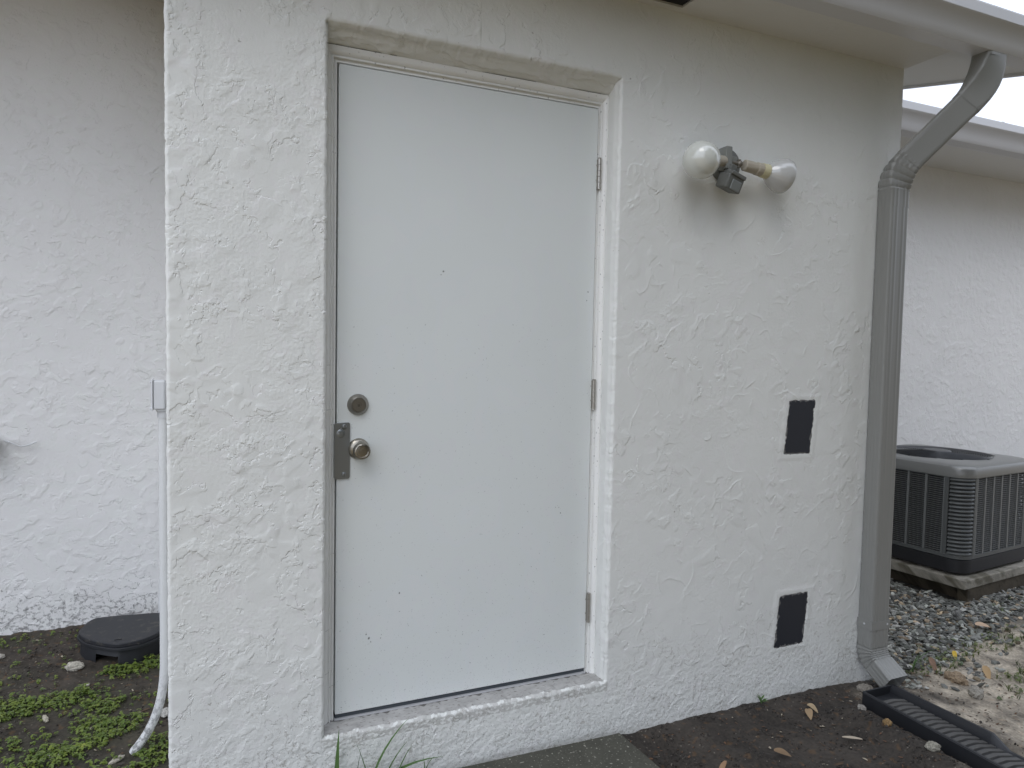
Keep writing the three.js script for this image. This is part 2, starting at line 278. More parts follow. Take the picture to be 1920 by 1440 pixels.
// main wall either side of the utility room
const sB = stucco(1.6, 3.4, 1100, 2048, 8, { fx: 7.5, fy: 9.6, bias: () => .2, a1: .0012, a2: .0010, groove: .0015, peel: .0005, grain: .00008, strokes: 90, strokeAmp: 1, dir: 0, dirSpread: 1.4 });
const sC = stucco(4.2, 3.4, 1536, 1024, 15, { fx: 8, fy: 9, bias: () => .26, a1: .0010, a2: .0009, groove: .0012, peel: .0009, grain: .00015, strokes: 60, strokeAmp: 1, dir: 0, dirSpread: 2 });
const plainWall = (seed, w, h, y0) => colorTex(1024, 1024, (u, v, o) => { const x = u * w, y = v * h + y0, n = fbm(x * 2 + seed, y * 2, 4, .55), q = noise(x * 150 + seed, y * 150), low = smooth(.1, -.2, y + .08 * noise(x * 7, y * 7)); let k = 1 + .035 * n; if (q > .60 - .25 * low * low) k *= .62; const cr = Math.abs(noise(x * 16 + .3 * q + seed, y * 22)); if (low > .25 && cr < .05 * low) k *= .5; if (low > .6 && noise(x * 60, y * 75) > .22) k *= .62; o[0] = .735 * k; o[1] = .73 * k; o[2] = .72 * k; });
{
  const g = gridGeo(steps([-2.05, -.45], .0062), steps([-.5, 2.9], .0062), (x, y, o) => o.set(x, y, ZM + .4 * sB.at(x + 2.05, y + .5)), (x, y) => [(x + 2.05) / 1.6, (y + .5) / 3.4]);
  const core = span(-6, X0 + .05, -.6, 2.9, ZM - .2, ZM - .012);
  mesh('wall', [g, span(-6, -2.04, -.6, 2.9, ZM - .012, ZM)], std(0xffffff, .62, { map: plainWall(3, 1.6, 3.4, -.5), bumpMap: sB.tex, bumpScale: sB.range * .9 }), house, 'set-back white stucco wall on the left');
  mesh('wall_core', core, std(lin(.6, .6, .58)), house);
  const g2 = gridGeo(steps([2.3, 6.5], .012), steps([-.5, 2.9], .012), (x, y, o) => o.set(x, y, ZM + .4 * sC.at(x - 2.3, y + .5)), (x, y) => [(x - 2.3) / 4.2, (y + .5) / 3.4]);
  mesh('wall', [g2, span(6.5, 9, -.6, 2.9, ZM - .012, ZM)], std(0xffffff, .62, { map: plainWall(9, 4.2, 3.4, -.5), bumpMap: sC.tex, bumpScale: sC.range * 1.0 }), house, 'set-back white stucco wall behind the air conditioner');
  mesh('wall_core', span(X1 - .05, 9, -.6, 2.9, ZM - .2, ZM - .012), std(lin(.6, .6, .58)), house);
}
// eaves: soffits, rakes, roofs
const trim = std(lin(.66, .66, .67), .45), trimGrey = std(lin(.60, .60, .615), .40), shingle = std(lin(.16, .15, .14), .95);
const RS = .22, RX = 2.82, RXL = -.80, ZE = .297;
{
  const soffitBump = (() => { const W = 512, h = new Float32Array(W * W); for (let j = 0; j < W; j++) for (let i = 0; i < W; i++) h[j * W + i] = fbm(i * .05, j * .05, 4) * .3 + .1 * noise(i * .4, j * .4); return heightTex(W, W, h, -1, 1); })();
  const sm = std(lin(.68, .675, .655), .6, { bumpMap: soffitBump, bumpScale: .004 });
  mesh('soffit', [span(RXL + .02, .72, SOF, SOF + .012, ZW - .04, ZE), span(.72, 1.172, SOF, SOF + .012, .19, ZE), span(1.172, X1, SOF, SOF + .012, ZW - .04, ZE), span(.72, 1.172, SOF, SOF + .012, ZW - .04, .118)], sm, house, 'soffit over the door wall');
  const slats = []; for (let k = 0; k < 9; k++) slats.push(span(.722, 1.17, SOF + .006, SOF + .009, .121 + k * .0078, .124 + k * .0078)); slats.push(span(.72, 1.172, SOF + .014, SOF + .02, .118, .19));
  mesh('soffit_vent', slats, std(lin(.03, .032, .035), .7), house, 'dark vent slot in the soffit');
  const rake = (x0, x1) => { const P = (x, z, d) => V(x, SOF + d + RS * (ZE - z), z); const r = (z) => [P(x0, z, 0), P(x1, z, 0), P(x1, z, .012), P(x0, z, .012)]; return sweep([r(ZE), r(ZM)]); };
  mesh('rake_soffit', rake(X1 + .002, RX), sm, house); mesh('rake_soffit', rake(RXL, X0 - .002), sm, house);
  const fas = (x0, x1) => { const r = (z) => [V(x0, SOF - .012 + RS * (ZE - z), z), V(x1, SOF - .012 + RS * (ZE - z), z), V(x1, SOF + .15 + RS * (ZE - z), z), V(x0, SOF + .15 + RS * (ZE - z), z)]; return sweep([r(ZE), r(ZM)]); };
  mesh('rake_fascia', fas(RX, RX + .02), trim, house); mesh('rake_fascia', fas(RXL - .02, RXL), trim, house);
  mesh('fascia', span(RXL - .02, RX + .02, SOF + .014, SOF + .16, ZE - .018, ZE - .002), trim, house);
  const rr = (z) => [V(RXL - .04, SOF + .165 + RS * (ZE - z), z), V(RX + .04, SOF + .165 + RS * (ZE - z), z), V(RX + .04, SOF + .195 + RS * (ZE - z), z), V(RXL - .04, SOF + .195 + RS * (ZE - z), z)];
  const roofU = sweep([rr(.35), rr(-1.75)]);
  mesh('roof', [roofU, box(RX - RXL + .08, .03, .002, (RX + RXL) / 2, SOF + .168, .351)], shingle, house);
  const MS = 2.68, ME = -1.24;
  for (const g of [span(-6, RXL - .03, MS + .12, MS + .132, ZM - .04, ME + .40), span(RX + .03, 9, MS, MS + .012, ZM - .04, ME), span(RXL - .03, X0 - .01, MS + .14, MS + .152, ZM - .04, ME), span(X1 + .01, RX + .03, MS + .1, MS + .112, ZM - .04, ME)]) mesh('soffit', g, sm, house, 'soffit of the main roof');
  mesh('fascia', span(-6, RXL - .03, MS + .116, MS + .25, ME + .40, ME + .418), trim, house); mesh('fascia', span(RX - .35, 9, MS - .004, MS + .17, ME, ME + .018), trim, house);
  const rm = (z) => [V(-6, MS + .18 + RS * (ME - z), z), V(9, MS + .18 + RS * (ME - z), z), V(9, MS + .21 + RS * (ME - z), z), V(-6, MS + .21 + RS * (ME - z), z)];
  mesh('roof', sweep([rm(ME + .05), rm(-6)]), shingle, house, 'main roof');
}
function gutter(x0, x1, y, z, s, label) {
  const pr = [[.001, .125], [.001, 0], [.070, 0], [.077, .010], [.084, .03], [.094, .052], [.110, .074], [.118, .080], [.122, .086], [.122, .122], [.119, .126], [.110, .126], [.110, .120], [.1185, .119], [.1185, .093], [.105, .080], [.080, .045], [.070, .004], [.004, .004], [.004, .125]];
  const g = thing('rain_gutter', label, 'gutter');
  mesh('trough', openLoft(pr, [x0, x1].map((x) => (p, q) => V(x, y + q * s, z + p * s))), trimGrey, g);
  const sh = new THREE.Shape(pr.slice(0, 11).map((p) => new THREE.Vector2(p[0] * s, p[1] * s)));
  const cap = new THREE.ExtrudeGeometry(sh, { depth: .003, bevelEnabled: false }); cap.rotateY(-Math.PI / 2); 
  const c0 = cap.clone(); c0.scale(1, 1, 1); const place = (gg, x) => { gg.translate(x, y, z); return gg; };
  mesh('end_cap', place(cap, x1 + .002), trimGrey, g); mesh('end_cap', place(c0, x0 + .001), trimGrey, g);
  for (let x = x0 + .9; x < x1; x += 1.4) mesh('hanger', span(x, x + .025, y + .108 * s, y + .1275 * s, z + .004, z + .121 * s), trimGrey, g);
  return g;
}
gutter(RXL - .03, RX + .28, SOF - .002, ZE, 1.05, 'pale grey eave gutter above the door wall, feeding the downspout');
gutter(RX - .3, 8.9, 2.676, -1.222, 1.3, 'farther white eave gutter on the main roof, right of the downspout');

// ---------------------------------------------------------------- door and frame
const paintBump = (() => { const W = 512, h = new Float32Array(W * W); for (let j = 0; j < W; j++) for (let i = 0; i < W; i++) h[j * W + i] = .5 + .25 * noise(i * .25, j * .25) + .2 * noise(i * .05, j * .05); const t = heightTex(W, W, h, 0, 1); t.repeat.set(3, 6); return t; })();
const doorMap = colorTex(1024, 2048, (() => { const r = rng(5), W = 1024, H = 2048, S = new Float32Array(W * H);
  const spot = (x, y, rad, a, el, an) => { for (let j = -9; j <= 9; j++) for (let i = -9; i <= 9; i++) { const X = Math.round(x) + i, Y = Math.round(y) + j; if (X < 0 || Y < 0 || X >= W || Y >= H) continue; const c = Math.cos(an), s = Math.sin(an), p = (i * c + j * s) / el, q = -i * s + j * c; const d = Math.hypot(p, q); const v = a * clamp(1.4 - d / rad); const k = Y * W + X; if (v > S[k]) S[k] = v; } };
  for (let n = 0; n < 2600; n++) { const x = r() * W, y = Math.pow(r(), 2.3) * H * .62; spot(x, y, .6 + .8 * r() * r(), .15 + .55 * r() * r(), 1 + r() * 1.6, r() * 3.14); }
  for (let n = 0; n < 160; n++) spot(r() * W, r() * H, .5, .15 + .3 * r(), 1 + r() * 2, r() * 3.14);
  for (const [x, y, rd] of [[.118, .115, 3.2], [.108, .122, 2], [.125, .109, 1.6], [.227, .182, 2.4], [.375, .70, 2.6], [.366, .695, 1.4], [.87, .29, 1.8], [.97, .68, 2], [.965, .665, 1.6], [.81, .075, 1.4], [.16, .113, 1.4]]) spot(x * W, y * H, rd, .92, 1.3, r() * 3);
  for (let n = 0; n < 70; n++) spot(W * (.965 + .03 * r()), H * (.25 + .7 * r()), .7, .35 * r(), 1 + 3 * r(), 1.4 + .4 * r());
  return (u, v, o) => { const k = Math.min(H - 1, v * H | 0) * W + Math.min(W - 1, u * W | 0), n = 1 + .02 * fbm(u * 3, v * 6, 4), m = (1 - S[k]) * n; o[0] = .71 * m; o[1] = .738 * m; o[2] = .726 * m; }; })());
const doorMat = std(0xffffff, .42, { map: doorMap, bumpMap: paintBump, bumpScale: .00025 });
{
  const g = new RoundedBoxGeometry(.909, 2.030, .044, 2, .0022); g.translate(.457, 1.0165, -.022);
  const p = g.attributes.position, uv = g.attributes.uv; for (let i = 0; i < p.count; i++) uv.setXY(i, p.getX(i) / .914, p.getY(i) / 2.034);
  const door = mesh('door', g, doorMat, house, 'flush white metal door speckled with dirt near the bottom');
  const nickel = std(lin(.34, .315, .27), .34, { metalness: 1 }), nickel2 = std(lin(.30, .285, .255), .40, { metalness: 1 }), steel = std(lin(.30, .315, .32), .46, { metalness: 1 }), black = std(lin(.012, .012, .013), .6);
  mesh('door_sweep', span(.003, .911, -.0125, .001, -.036, -.006), std(lin(.055, .065, .075), .6), door);
  const Z1 = V(0, 0, 1);
  const keyway = (x, y, z) => [span(x - .0012, x + .0012, y - .005, y + .002, z, z + .0006)];
  // deadbolt
  { const x = .067, y = .992, a = V(x, y, 0);
    const d = mesh('deadbolt', [lathe([[0, .0], [.0335, 0], [.0335, .003], [.0325, .0055], [.0245, .017], [.0225, .0185], [.0215, .0170], [.0205, .0170], [.0198, .0182], [.008, .0182], [.0075, .0168], [.0065, .0168], [.006, .0180], [0, .0180]], a, Z1)], nickel2, door);
    mesh('keyhole', keyway(x, y, .0178), black, d); }
  // knob
  { const x = .070, y = .852, a = V(x, y, 0);
    mesh('knob', [lathe([[0, 0], [.0335, 0], [.0335, .004], [.031, .009], [.024, .013], [.014, .016], [.0125, .022], [.0135, .030], [.020, .035], [.0262, .042], [.0275, .050], [.0265, .057], [.0235, .0625], [.0195, .0645], [.0185, .0635], [.0165, .0605], [.0085, .0600], [.0080, .0615], [.0055, .0618], [0, .0618]], a, Z1)].concat(keyway(x, y, .0615)), nickel, door); }
  // latch guard
  { const w = .046, h = .176, r = .007, sh = new THREE.Shape(); const L = -.0045, B = .760, R = L + w, T = B + h;
    sh.moveTo(L, B); sh.lineTo(R - r, B); sh.quadraticCurveTo(R, B, R, B + r); sh.lineTo(R, T - r); sh.quadraticCurveTo(R, T, R - r, T); sh.lineTo(L, T - .002); sh.lineTo(L, B);
    const e = new THREE.ExtrudeGeometry(sh, { depth: .002, bevelEnabled: true, bevelSize: .0006, bevelThickness: .0006, bevelSegments: 2 }); e.translate(0, 0, .003);
    const dome = (x, y, r, h) => lathe([[r, 0], [r * .93, h * .45], [r * .7, h * .8], [r * .35, h * .97], [0, h]], V(x, y, .0055), Z1, 20);
    const lip = span(L - .002, L + .003, B + .004, T - .006, -.004, .0045);
    mesh('latch_guard', [e, lip, dome(.024, .924, .0085, .006), dome(.024, .774, .0072, .005), dome(.014, .902, .014, .0016)], steel, door); }
  const bronze = std(lin(.45, .43, .395), .42, { metalness: .9 });
  for (const y of [.231, 1.016, 1.804]) {
    const gs = [], x = .9165, z = .0075, h = .104; for (let k = 0; k < 5; k++) gs.push(cyl(V(x, y - h / 2 + k * h / 5 + .0006, z), V(x, y - h / 2 + (k + 1) * h / 5 - .0006, z), .0062, .0062, 14));
    gs.push(lathe([[.0062, 0], [.0068, .002], [.004, .004], [0, .0045]], V(x, y + h / 2, z), V(0, 1, 0), 14), lathe([[.0062, 0], [.0068, .002], [.004, .004], [0, .0045]], V(x, y - h / 2, z), V(0, -1, 0), 14));
    gs.push(span(.9095, .9125, y - .05, y + .05, -.036, .003)); for (const dy of [-.022, .03]) gs.push(lathe([[.003, 0], [.003, .0015], [0, .002]], V(.9095, y + dy, .0012), V(-1, 0, .6), 10));
    mesh('hinge', gs, bronze, door);
  }
}
{
  const speck = colorTex(512, 512, (u, v, o) => { const q = noise(u * 90, v * 90), n = 1 + .04 * fbm(u * 4, v * 4, 3), m = q > .47 ? .5 * n : n; o[0] = .78 * m; o[1] = .78 * m; o[2] = .755 * m; });
  const pr = [[-.001, -.05], [.0032, -.046], [.0034, -.006], [.0040, -.0045], [.0090, -.0045], [.0095, -.0075], [.0135, -.0078], [.0140, .0], [.0155, .0032], [.0185, .0045], [.0192, .0015], [.0215, .0012], [.024, .006], [.031, .0125], [.040, .0155], [.0455, .016], [.0465, .014], [.0465, -.05]];
  const f = (x, y, dx, dy) => (d, z) => V(x + dx * d, y + dy * d, z), L = .0015, R = .9125, T = 2.0325;
  const g = openLoft(pr, [f(L, -.02, -1, 0), f(L, T, -1, 1), f(R, T, .66, 1), f(R, -.02, .66, 0)]);
  const p = g.attributes.position, uv = new Float32Array(p.count * 2); for (let i = 0; i < p.count; i++) { uv[i * 2] = (p.getX(i) + p.getZ(i)) * 1.2; uv[i * 2 + 1] = p.getY(i) * 1.2; } g.setAttribute('uv', new THREE.BufferAttribute(uv, 2));
  mesh('door_frame', g, std(0xffffff, .5, { map: speck }), house);
  mesh('threshold', [span(.0, .914, -.024, -.013, -.05, .004, .002)], std(lin(.42, .42, .43), .6), house);
  mesh('room_back', span(OL - .02, OR + .01, -.1, OT + .05, -.11, -.06), std(lin(.02, .02, .02)), house, 'dark gap around the door');
}

// ---------------------------------------------------------------- flood light
{
  const t = thing('flood_light', 'twin flood light with globe bulb and reflector bulb on the wall beside the door', 'light', [1.40, 1.872, ZW]);
  const at = (x, y, z) => V(x - 1.40, y - 1.872, z - ZW), grey = std(lin(.14, .145, .135), .6), greyL = std(lin(.20, .205, .19), .6), sock = std(lin(.40, .36, .29), .7), brass = std(lin(.22, .20, .17), .5, { metalness: .6 });
  mesh('base_plate', lathe([[0, .001], [.064, .001], [.064, .012], [.058, .022], [.030, .028], [0, .028]], at(1.405, 1.872, ZW), V(0, 0, 1)), grey, t);
  mesh('mounting_arm', [box(.028, .080, .045, -.042, .006, .064, .004), box(.05, .03, .03, -.012, .004, .052, .003)], greyL, t);
  const glass = new THREE.MeshPhysicalMaterial({ color: lin(.60, .61, .56), roughness: .12, clearcoat: 1, clearcoatRoughness: .04, side: THREE.DoubleSide });
  mesh('globe_bulb', new THREE.SphereGeometry(.0655, 48, 32).translate(...at(1.219, 1.847, .19).toArray()), glass, t);
  const s0 = at(1.262, 1.853, .178), s1 = at(1.345, 1.866, .155);
  mesh('socket', [cyl(s0, s1, .022, .019), cyl(s1, at(1.375, 1.868, .15), .008, .008, 10)], sock, t, 'socket behind the globe bulb');
  const dir = at(1.575, 1.848, .16).sub(at(1.425, 1.866, .155)).normalize(), a = at(1.437, 1.863, .157), P = (k) => a.clone().addScaledVector(dir, k);
  mesh('knuckle', [cyl(at(1.385, 1.868, .15), P(-.012), .007, .007, 12), new THREE.SphereGeometry(.012, 14, 10).translate(...P(-.020).toArray()), box(.012, .03, .01, ...P(-.022).toArray(), .002)], brass, t);
  mesh('socket', [lathe([[0, 0], [.0175, 0], [.0205, .003], [.0215, .055], [.0235, .057], [.0235, .080], [0, .080]], a, dir, 28)], sock, t, 'stained beige socket');
  mesh('socket_collar', [lathe([[0, .080], [.025, .080], [.0265, .1], [.027, .107], [0, .107]], a, dir, 28)], std(lin(.56, .52, .34), .6), t);
  const refl = new THREE.MeshPhysicalMaterial({ color: lin(.50, .50, .485), roughness: .22, clearcoat: 1, clearcoatRoughness: .05, side: THREE.DoubleSide });
  mesh('reflector_bulb', lathe([[.0235, .107], [.032, .115], [.044, .130], [.054, .148], [.0615, .166], [.0645, .180], [.0625, .190], [.052, .199], [.03, .206], [0, .208]], a, dir, 44), refl, t);
  const sg = new THREE.Group(); 
  const s = mesh('motion_sensor', [box(.080, .053, .054, 0, 0, 0, .006), box(.076, .014, .03, 0, .031, .018, .004), box(.03, .04, .03, -.01, .045, -.012, .004)], grey, t);
  s.position.copy(at(1.368, 1.788, .165)); s.rotation.set(.25, .1, -.26);
  mesh('sensor_lens', box(.046, .036, .006, .004, -.006, .0285, .003), std(lin(.20, .215, .21), .3), s);
}

// ---------------------------------------------------------------- downspout
const dsMat = std(lin(.235, .235, .22), .36), dsDark = std(lin(.25, .25, .235), .45);
function dsRing(c, ux, uz, w, d, rib = true) {                      // rounded rectangle with shallow ribs
  const R = [], r = .014, add = (x, z) => R.push(c.clone().addScaledVector(ux, x * w).addScaledVector(uz, z * d));
  const hw = .5, hd = .5, rx = r / w, rz = r / d;
  const side = (f, n, ribs) => { for (let k = 0; k < n; k++) { const t = (k + .5) / n; f(t, ribs ? (k % 4 === 1 || k % 4 === 2 ? -.0015 : 0) : 0); } };
  const arc = (cx, cz, a0) => { for (let k = 0; k <= 4; k++) { const a = a0 + k * Math.PI / 8; add(cx + rx * Math.cos(a), cz + rz * Math.sin(a)); } };
  arc(hw - rx, hd - rz, 0); side((t, o) => add(lerp(hw - rx, -hw + rx, t), hd + o / d), 16, rib); arc(-hw + rx, hd - rz, Math.PI / 2); side((t, o) => add(-hw - o / w, lerp(hd - rz, -hd + rz, t)), 12, rib); arc(-hw + rx, -hd + rz, Math.PI); side((t) => add(lerp(-hw + rx, hw - rx, t), -hd), 4, false); arc(hw - rx, -hd + rz, 1.5 * Math.PI); side((t, o) => add(hw + o / w, lerp(-hd + rz, hd - rz, t)), 12, rib);
  return R;
}
{
  const t = thing('downspout', 'pale grey ribbed metal downspout at the right end of the door wall', 'downspout', [2.26, -.25, .126]);
  const O = V(2.26, -.25, .126), W = .106, D = .074;
  const path = (pts, dirs) => pts.map((p, i) => { const T = dirs[i].clone().normalize(); let ux = V(1, 0, 0); ux.addScaledVector(T, -ux.dot(T)).normalize(); const uz = ux.clone().cross(T).normalize(); return { p: V(...p).sub(O), ux, uz: uz.z < 0 && Math.abs(T.y) > .3 ? uz.negate() : uz }; });
  const A = V(2.512, 2.37, .330), B = V(2.512, 2.275, .330), C = V(2.262, 1.93, .126), dn = V(0, -1, 0), dg = C.clone().sub(B).normalize();
  const bend = (p, d0, d1, R, n) => { const o = []; const p0 = p.clone().addScaledVector(d0, -R), p1 = p.clone().addScaledVector(d1, R); for (let k = 0; k <= n; k++) { const s = k / n; const q = p0.clone().multiplyScalar((1 - s) ** 2).addScaledVector(p, 2 * s * (1 - s)).addScaledVector(p1, s * s); o.push([q, d0.clone().lerp(d1, s).normalize()]); } return o; };
  const build = (list, sc, rib) => list.map(([p, d], i) => { const T = d, hx = Math.hypot(T.x, T.z), tw = T.x < -.05 ? clamp(hx / .6) : 0; const ux = V(1, 0, 0).lerp(V(-T.x / (hx || 1), 0, -T.z / (hx || 1)), tw); ux.addScaledVector(T, -T.dot(ux)).normalize(); let uz = T.clone().cross(ux).normalize(); if (uz.dot(V(0, 0, 1)) < 0 && Math.abs(T.y) > .5) uz.negate(); const s = sc ? sc(i) : 1; return dsRing(p.clone().sub(O), ux, uz, W * s, D * s, rib); });
  const up = [[A, dn], ...bend(B, dn, dg, .11, 8)], lo = bend(C, dg, dn, .075, 20);
  mesh('upper_elbow', sweep(build(up, () => 1.07, false)), dsMat, t);
  mesh('offset_pipe', sweep(build([[up[up.length - 1][0].clone().addScaledVector(dg, -.01), dg], [lo[0][0].clone().addScaledVector(dg, .012), dg]], () => 1.03, false)), dsMat, t);
  mesh('lower_elbow', sweep(build([...lo, [C.clone().add(V(0, -.14, 0)), dn]], (i) => i % 4 === 2 && i < 20 ? .985 : i > 19 ? 1.02 : 1.06)), dsMat, t, 'crimped elbow where the pipe meets the wall');
  mesh('pipe', sweep(build([[V(2.26, C.y - .12, .126), dn], [V(2.26, .02, .126), dn]])), dsMat, t);
  mesh('pipe', sweep(build([[V(2.26, .06, .126), dn], [V(2.26, -.10, .126), dn]], () => 1.025)), dsMat, t, 'short lower length of downspout');
  const kick = V(0, -.52, .85).normalize(), K = V(2.26, -.115, .126), kb = bend(K, dn, kick, .045, 16);
  const kl = [[V(2.26, -.065, .126), dn], ...kb, [K.clone().addScaledVector(kick, .135), kick]];
  mesh('bottom_elbow', sweep(build(kl, (i) => i > 0 && i < 17 && i % 3 === 1 ? .99 : 1.06)), dsMat, t, 'kicked-out elbow above the splash block');
  const inner = sweep(build([[kl[kl.length - 1][0].clone().addScaledVector(kick, -.001), kick], [kl[kl.length - 1][0].clone().addScaledVector(kick, -.09), kick]], () => .99)); mesh('bottom_elbow_lining', inner, dsDark, t);
  const strap = [span(-.0545, .0545, .282, .318, .0378, .0395), span(-.0552, -.0538, .282, .318, -.036, .0395), span(.0538, .0552, .282, .318, -.036, .0395)];
  mesh('strap', strap.map((g) => { g.translate(0, -.02, 0); return g; }), dsMat, t);
  const scr = (x, y, z, d) => lathe([[.0045, 0], [.0045, .0015], [.002, .003], [0, .003]], V(x, y, z), d, 10);
  mesh('screw', scr(-.0552, .282, .0, V(-1, 0, 0)), trimGrey, t); mesh('screw', scr(.035, .282, .0395, V(0, 0, 1)), trimGrey, t);
}

// ---------------------------------------------------------------- splash block
{
  const t = thing('splash_block', 'long black ribbed plastic splash block under the downspout outlet', 'splash block', [2.14, -.262, .26]);
  const blk = std(lin(.016, .017, .020), .42), L = .80, ribs = [];
  const wi = (s) => lerp(.080, .098, s / L), fl = (s) => .050 - .016 * s / L, rim = (s) => .085, rimR = (s) => s > .40 ? lerp(.085, .050, clamp((s - .40) / .06)) : .085;
  const prof = (s) => { const w = wi(s), f = fl(s), h = rim(s), hr = rimR(s); return [[-w - .012, 0], [-w - .010, h - .004], [-w - .006, h], [-w + .003, h], [-w + .006, h - .004], [-w + .014, f + .004], [-w + .03, f], [w - .03, f], [w - .014, f + .004], [w - .006, hr - .004], [w - .003, hr], [w + .006, hr], [w + .010, hr - .004], [w + .012, 0]]; };
  const P = [], I = [], ss = steps([0, .40, .46, L], .04); ss.forEach((s) => prof(s).forEach(([x, y]) => P.push(x, y, s))); const n = 14;
  for (let j = 0; j < ss.length - 1; j++) for (let i = 0; i < n - 1; i++) { const a = j * n + i; I.push(a, a + n + 1, a + 1, a, a + n, a + n + 1); }
  const g = new THREE.BufferGeometry(); g.setAttribute('position', new THREE.Float32BufferAttribute(P, 3)); g.setIndex(I);
  mesh('tray', [toCreasedNormals(g, .5), span(-.086, .086, 0, .085, -.006, 0, .002)], blk, t);
  const scuff = std(lin(.10, .097, .092), .7);
  for (let s = .05; s < L - .02; s += .0285) {
    const w = wi(s) - .012, f = fl(s), sh = [], hh = .0062, ww = .021;
    const chev = (x) => -.020 * (1 - Math.min(1, Math.max(0, (Math.abs(x) - w * .35) / (w * .65)))) ;
    const xs = [-w, -w * .35, w * .35, w], Q = [], J = [];
    xs.forEach((x) => { const z = s + .02 + chev(x); [[z - ww / 2, f - .002], [z - ww / 2 + .002, f + hh], [z + ww / 2 - .002, f + hh], [z + ww / 2, f - .002]].forEach(([zz, y]) => Q.push(x, y, zz)); });
    for (let j = 0; j < 3; j++) for (let i = 0; i < 3; i++) { const a = j * 4 + i; J.push(a, a + 1, a + 5, a, a + 5, a + 4); }
    const r = new THREE.BufferGeometry(); r.setAttribute('position', new THREE.Float32BufferAttribute(Q, 3)); r.setIndex(J); mesh('rib', toCreasedNormals(r, .5), scuff, t);
  }
}

// ---------------------------------------------------------------- air conditioner on its pad
{
  const rot = THREE.MathUtils.degToRad(6), at = (a, b, y) => [a * Math.cos(rot) + b * Math.sin(rot), y, -a * Math.sin(rot) + b * Math.cos(rot)];
  const padTop = -.12;
  const concrete = colorTex(512, 512, (u, v, o) => { const n = fbm(u * 9, v * 9, 4, .6), q = noise(u * 90, v * 90), k = 1 + .35 * n + .25 * q, moss = smooth(-.1, .5, fbm(u * 9 + 5, v * 9, 3)); o[0] = lerp(.26, .12, moss) * k; o[1] = lerp(.24, .108, moss) * k; o[2] = lerp(.20, .078, moss) * k; });
  const cm = std(0xffffff, .92, { map: concrete });
  const pad = thing('equipment_pad', 'weathered concrete pad under the air conditioner with a mossy chipped front corner', 'concrete pad', at(4.11, -.45, -.26)); pad.rotation.y = rot;
  const lump = (w, h, d, x, y, z, s, amp) => { const g = new RoundedBoxGeometry(w, h, d, 8, .007); g.translate(x, y, z); const p = g.attributes.position; for (let i = 0; i < p.count; i++) { const X = p.getX(i), Y = p.getY(i), Z = p.getZ(i); p.setXYZ(i, X + amp * fbm(Z * 11 + s, Y * 11, 3), Y + amp * .35 * fbm(X * 9, Z * 9 + s, 3), Z + amp * fbm(X * 11 + s, Y * 11, 3)); } const uv = g.attributes.uv; for (let i = 0; i < p.count; i++) uv.setXY(i, (p.getX(i) + .5 * p.getY(i)) * 1.3, (p.getZ(i) + p.getY(i)) * 1.3); g.computeVertexNormals(); return g; };
  mesh('slab', lump(.87, .055, .86, .0, .113, .01, 3, .006), cm, pad);
  mesh('footing', [lump(.74, .17, .80, .055, .01, -.02, 9, .012), lump(.82, .17, .06, .02, .002, .400, 12, .006)], std(0x8d8476, .95, { map: concrete }), pad);

  const ac = thing('air_conditioner', 'grey outdoor air conditioner unit with louvered sides and round top fan', 'air conditioner', at(4.11, -.45, padTop)); ac.rotation.y = rot;
  const S = .40, R = .10, gm = std(lin(.115, .12, .118), .45, { metalness: .3 }), gmL = std(lin(.18, .185, .182), .42, { metalness: .3 }), cap = std(lin(.225, .225, .215), .33, { metalness: .3 }), blk = std(lin(.012, .012, .014), .55), coil = std(lin(.006, .006, .007), .7);
  const ring = (y, s, r) => { const o = []; for (const [cx, cz, a0] of [[s - r, s - r, 0], [-s + r, s - r, 90], [-s + r, -s + r, 180], [s - r, -s + r, 270]]) for (let k = 0; k <= 8; k++) { const a = THREE.MathUtils.degToRad(a0 + k * 11.25); o.push(V(cx + r * Math.cos(a), y, cz + r * Math.sin(a))); } return o; };
  mesh('base_pan', sweep([ring(.012, S - .01, R), ring(.02, S, R), ring(.095, S, R), ring(.100, S - .012, R)]), blk, ac);
  for (const [x, z] of [[S - .12, S - .12], [-S + .12, S - .12], [S - .12, -S + .12], [-S + .12, -S + .12]]) mesh('foot', box(.06, .016, .06, x, .007, z), blk, ac);
  mesh('coil', sweep([ring(.09, S - .03, R), ring(.60, S - .03, R)]), coil, ac);
  const y0 = .100, y1 = .598;
  // frames and grilles
  const post = []; const addPost = (x, z, w, d) => post.push(span(x - w / 2, x + w / 2, y0, y1, z - d / 2, z + d / 2, .003));
  for (const sgn of [-1, 1]) { addPost(-S + R + .012, sgn * (S - .006), .024, .012); addPost(S - R - .012, sgn * (S - .006), .024, .012); addPost(sgn * (S - .006), S - R - .012, .012, .024); addPost(sgn * (S - .006), -S + R + .012, .012, .024); }
  mesh('cabinet_frame', [...post, sweep([ring(y0, S - .001, R), ring(y0 + .022, S - .001, R), ring(y0 + .022, S - .012, R)]), sweep([ring(y1 - .018, S - .001, R), ring(y1, S - .001, R)])], gm, ac);
  // fine grille: slats as sheets tilted, split by mullions
  const grille = (n) => { const gs = [], w = 2 * (S - R - .024); for (let k = 0; k <= n; k++) gs.push(span(-w / 2 + k * w / n - .007, -w / 2 + k * w / n + .007, y0 + .02, y1 - .016, S - .010, S - .001)); const rows = 37, dy = (y1 - y0 - .04) / rows; for (let r = 0; r <= rows; r++) { const s = new THREE.BoxGeometry(w, .0032, .010); s.rotateX(.30); s.translate(0, y0 + .022 + r * dy, S - .008); gs.push(s); } return gs; };
  const names = [[0, 6], [-Math.PI / 2, 5], [Math.PI, 6], [Math.PI / 2, 5]];
  for (const [a, n] of names) { const m = mesh('side_grille', grille(n), gmL, ac); m.rotation.y = a; }
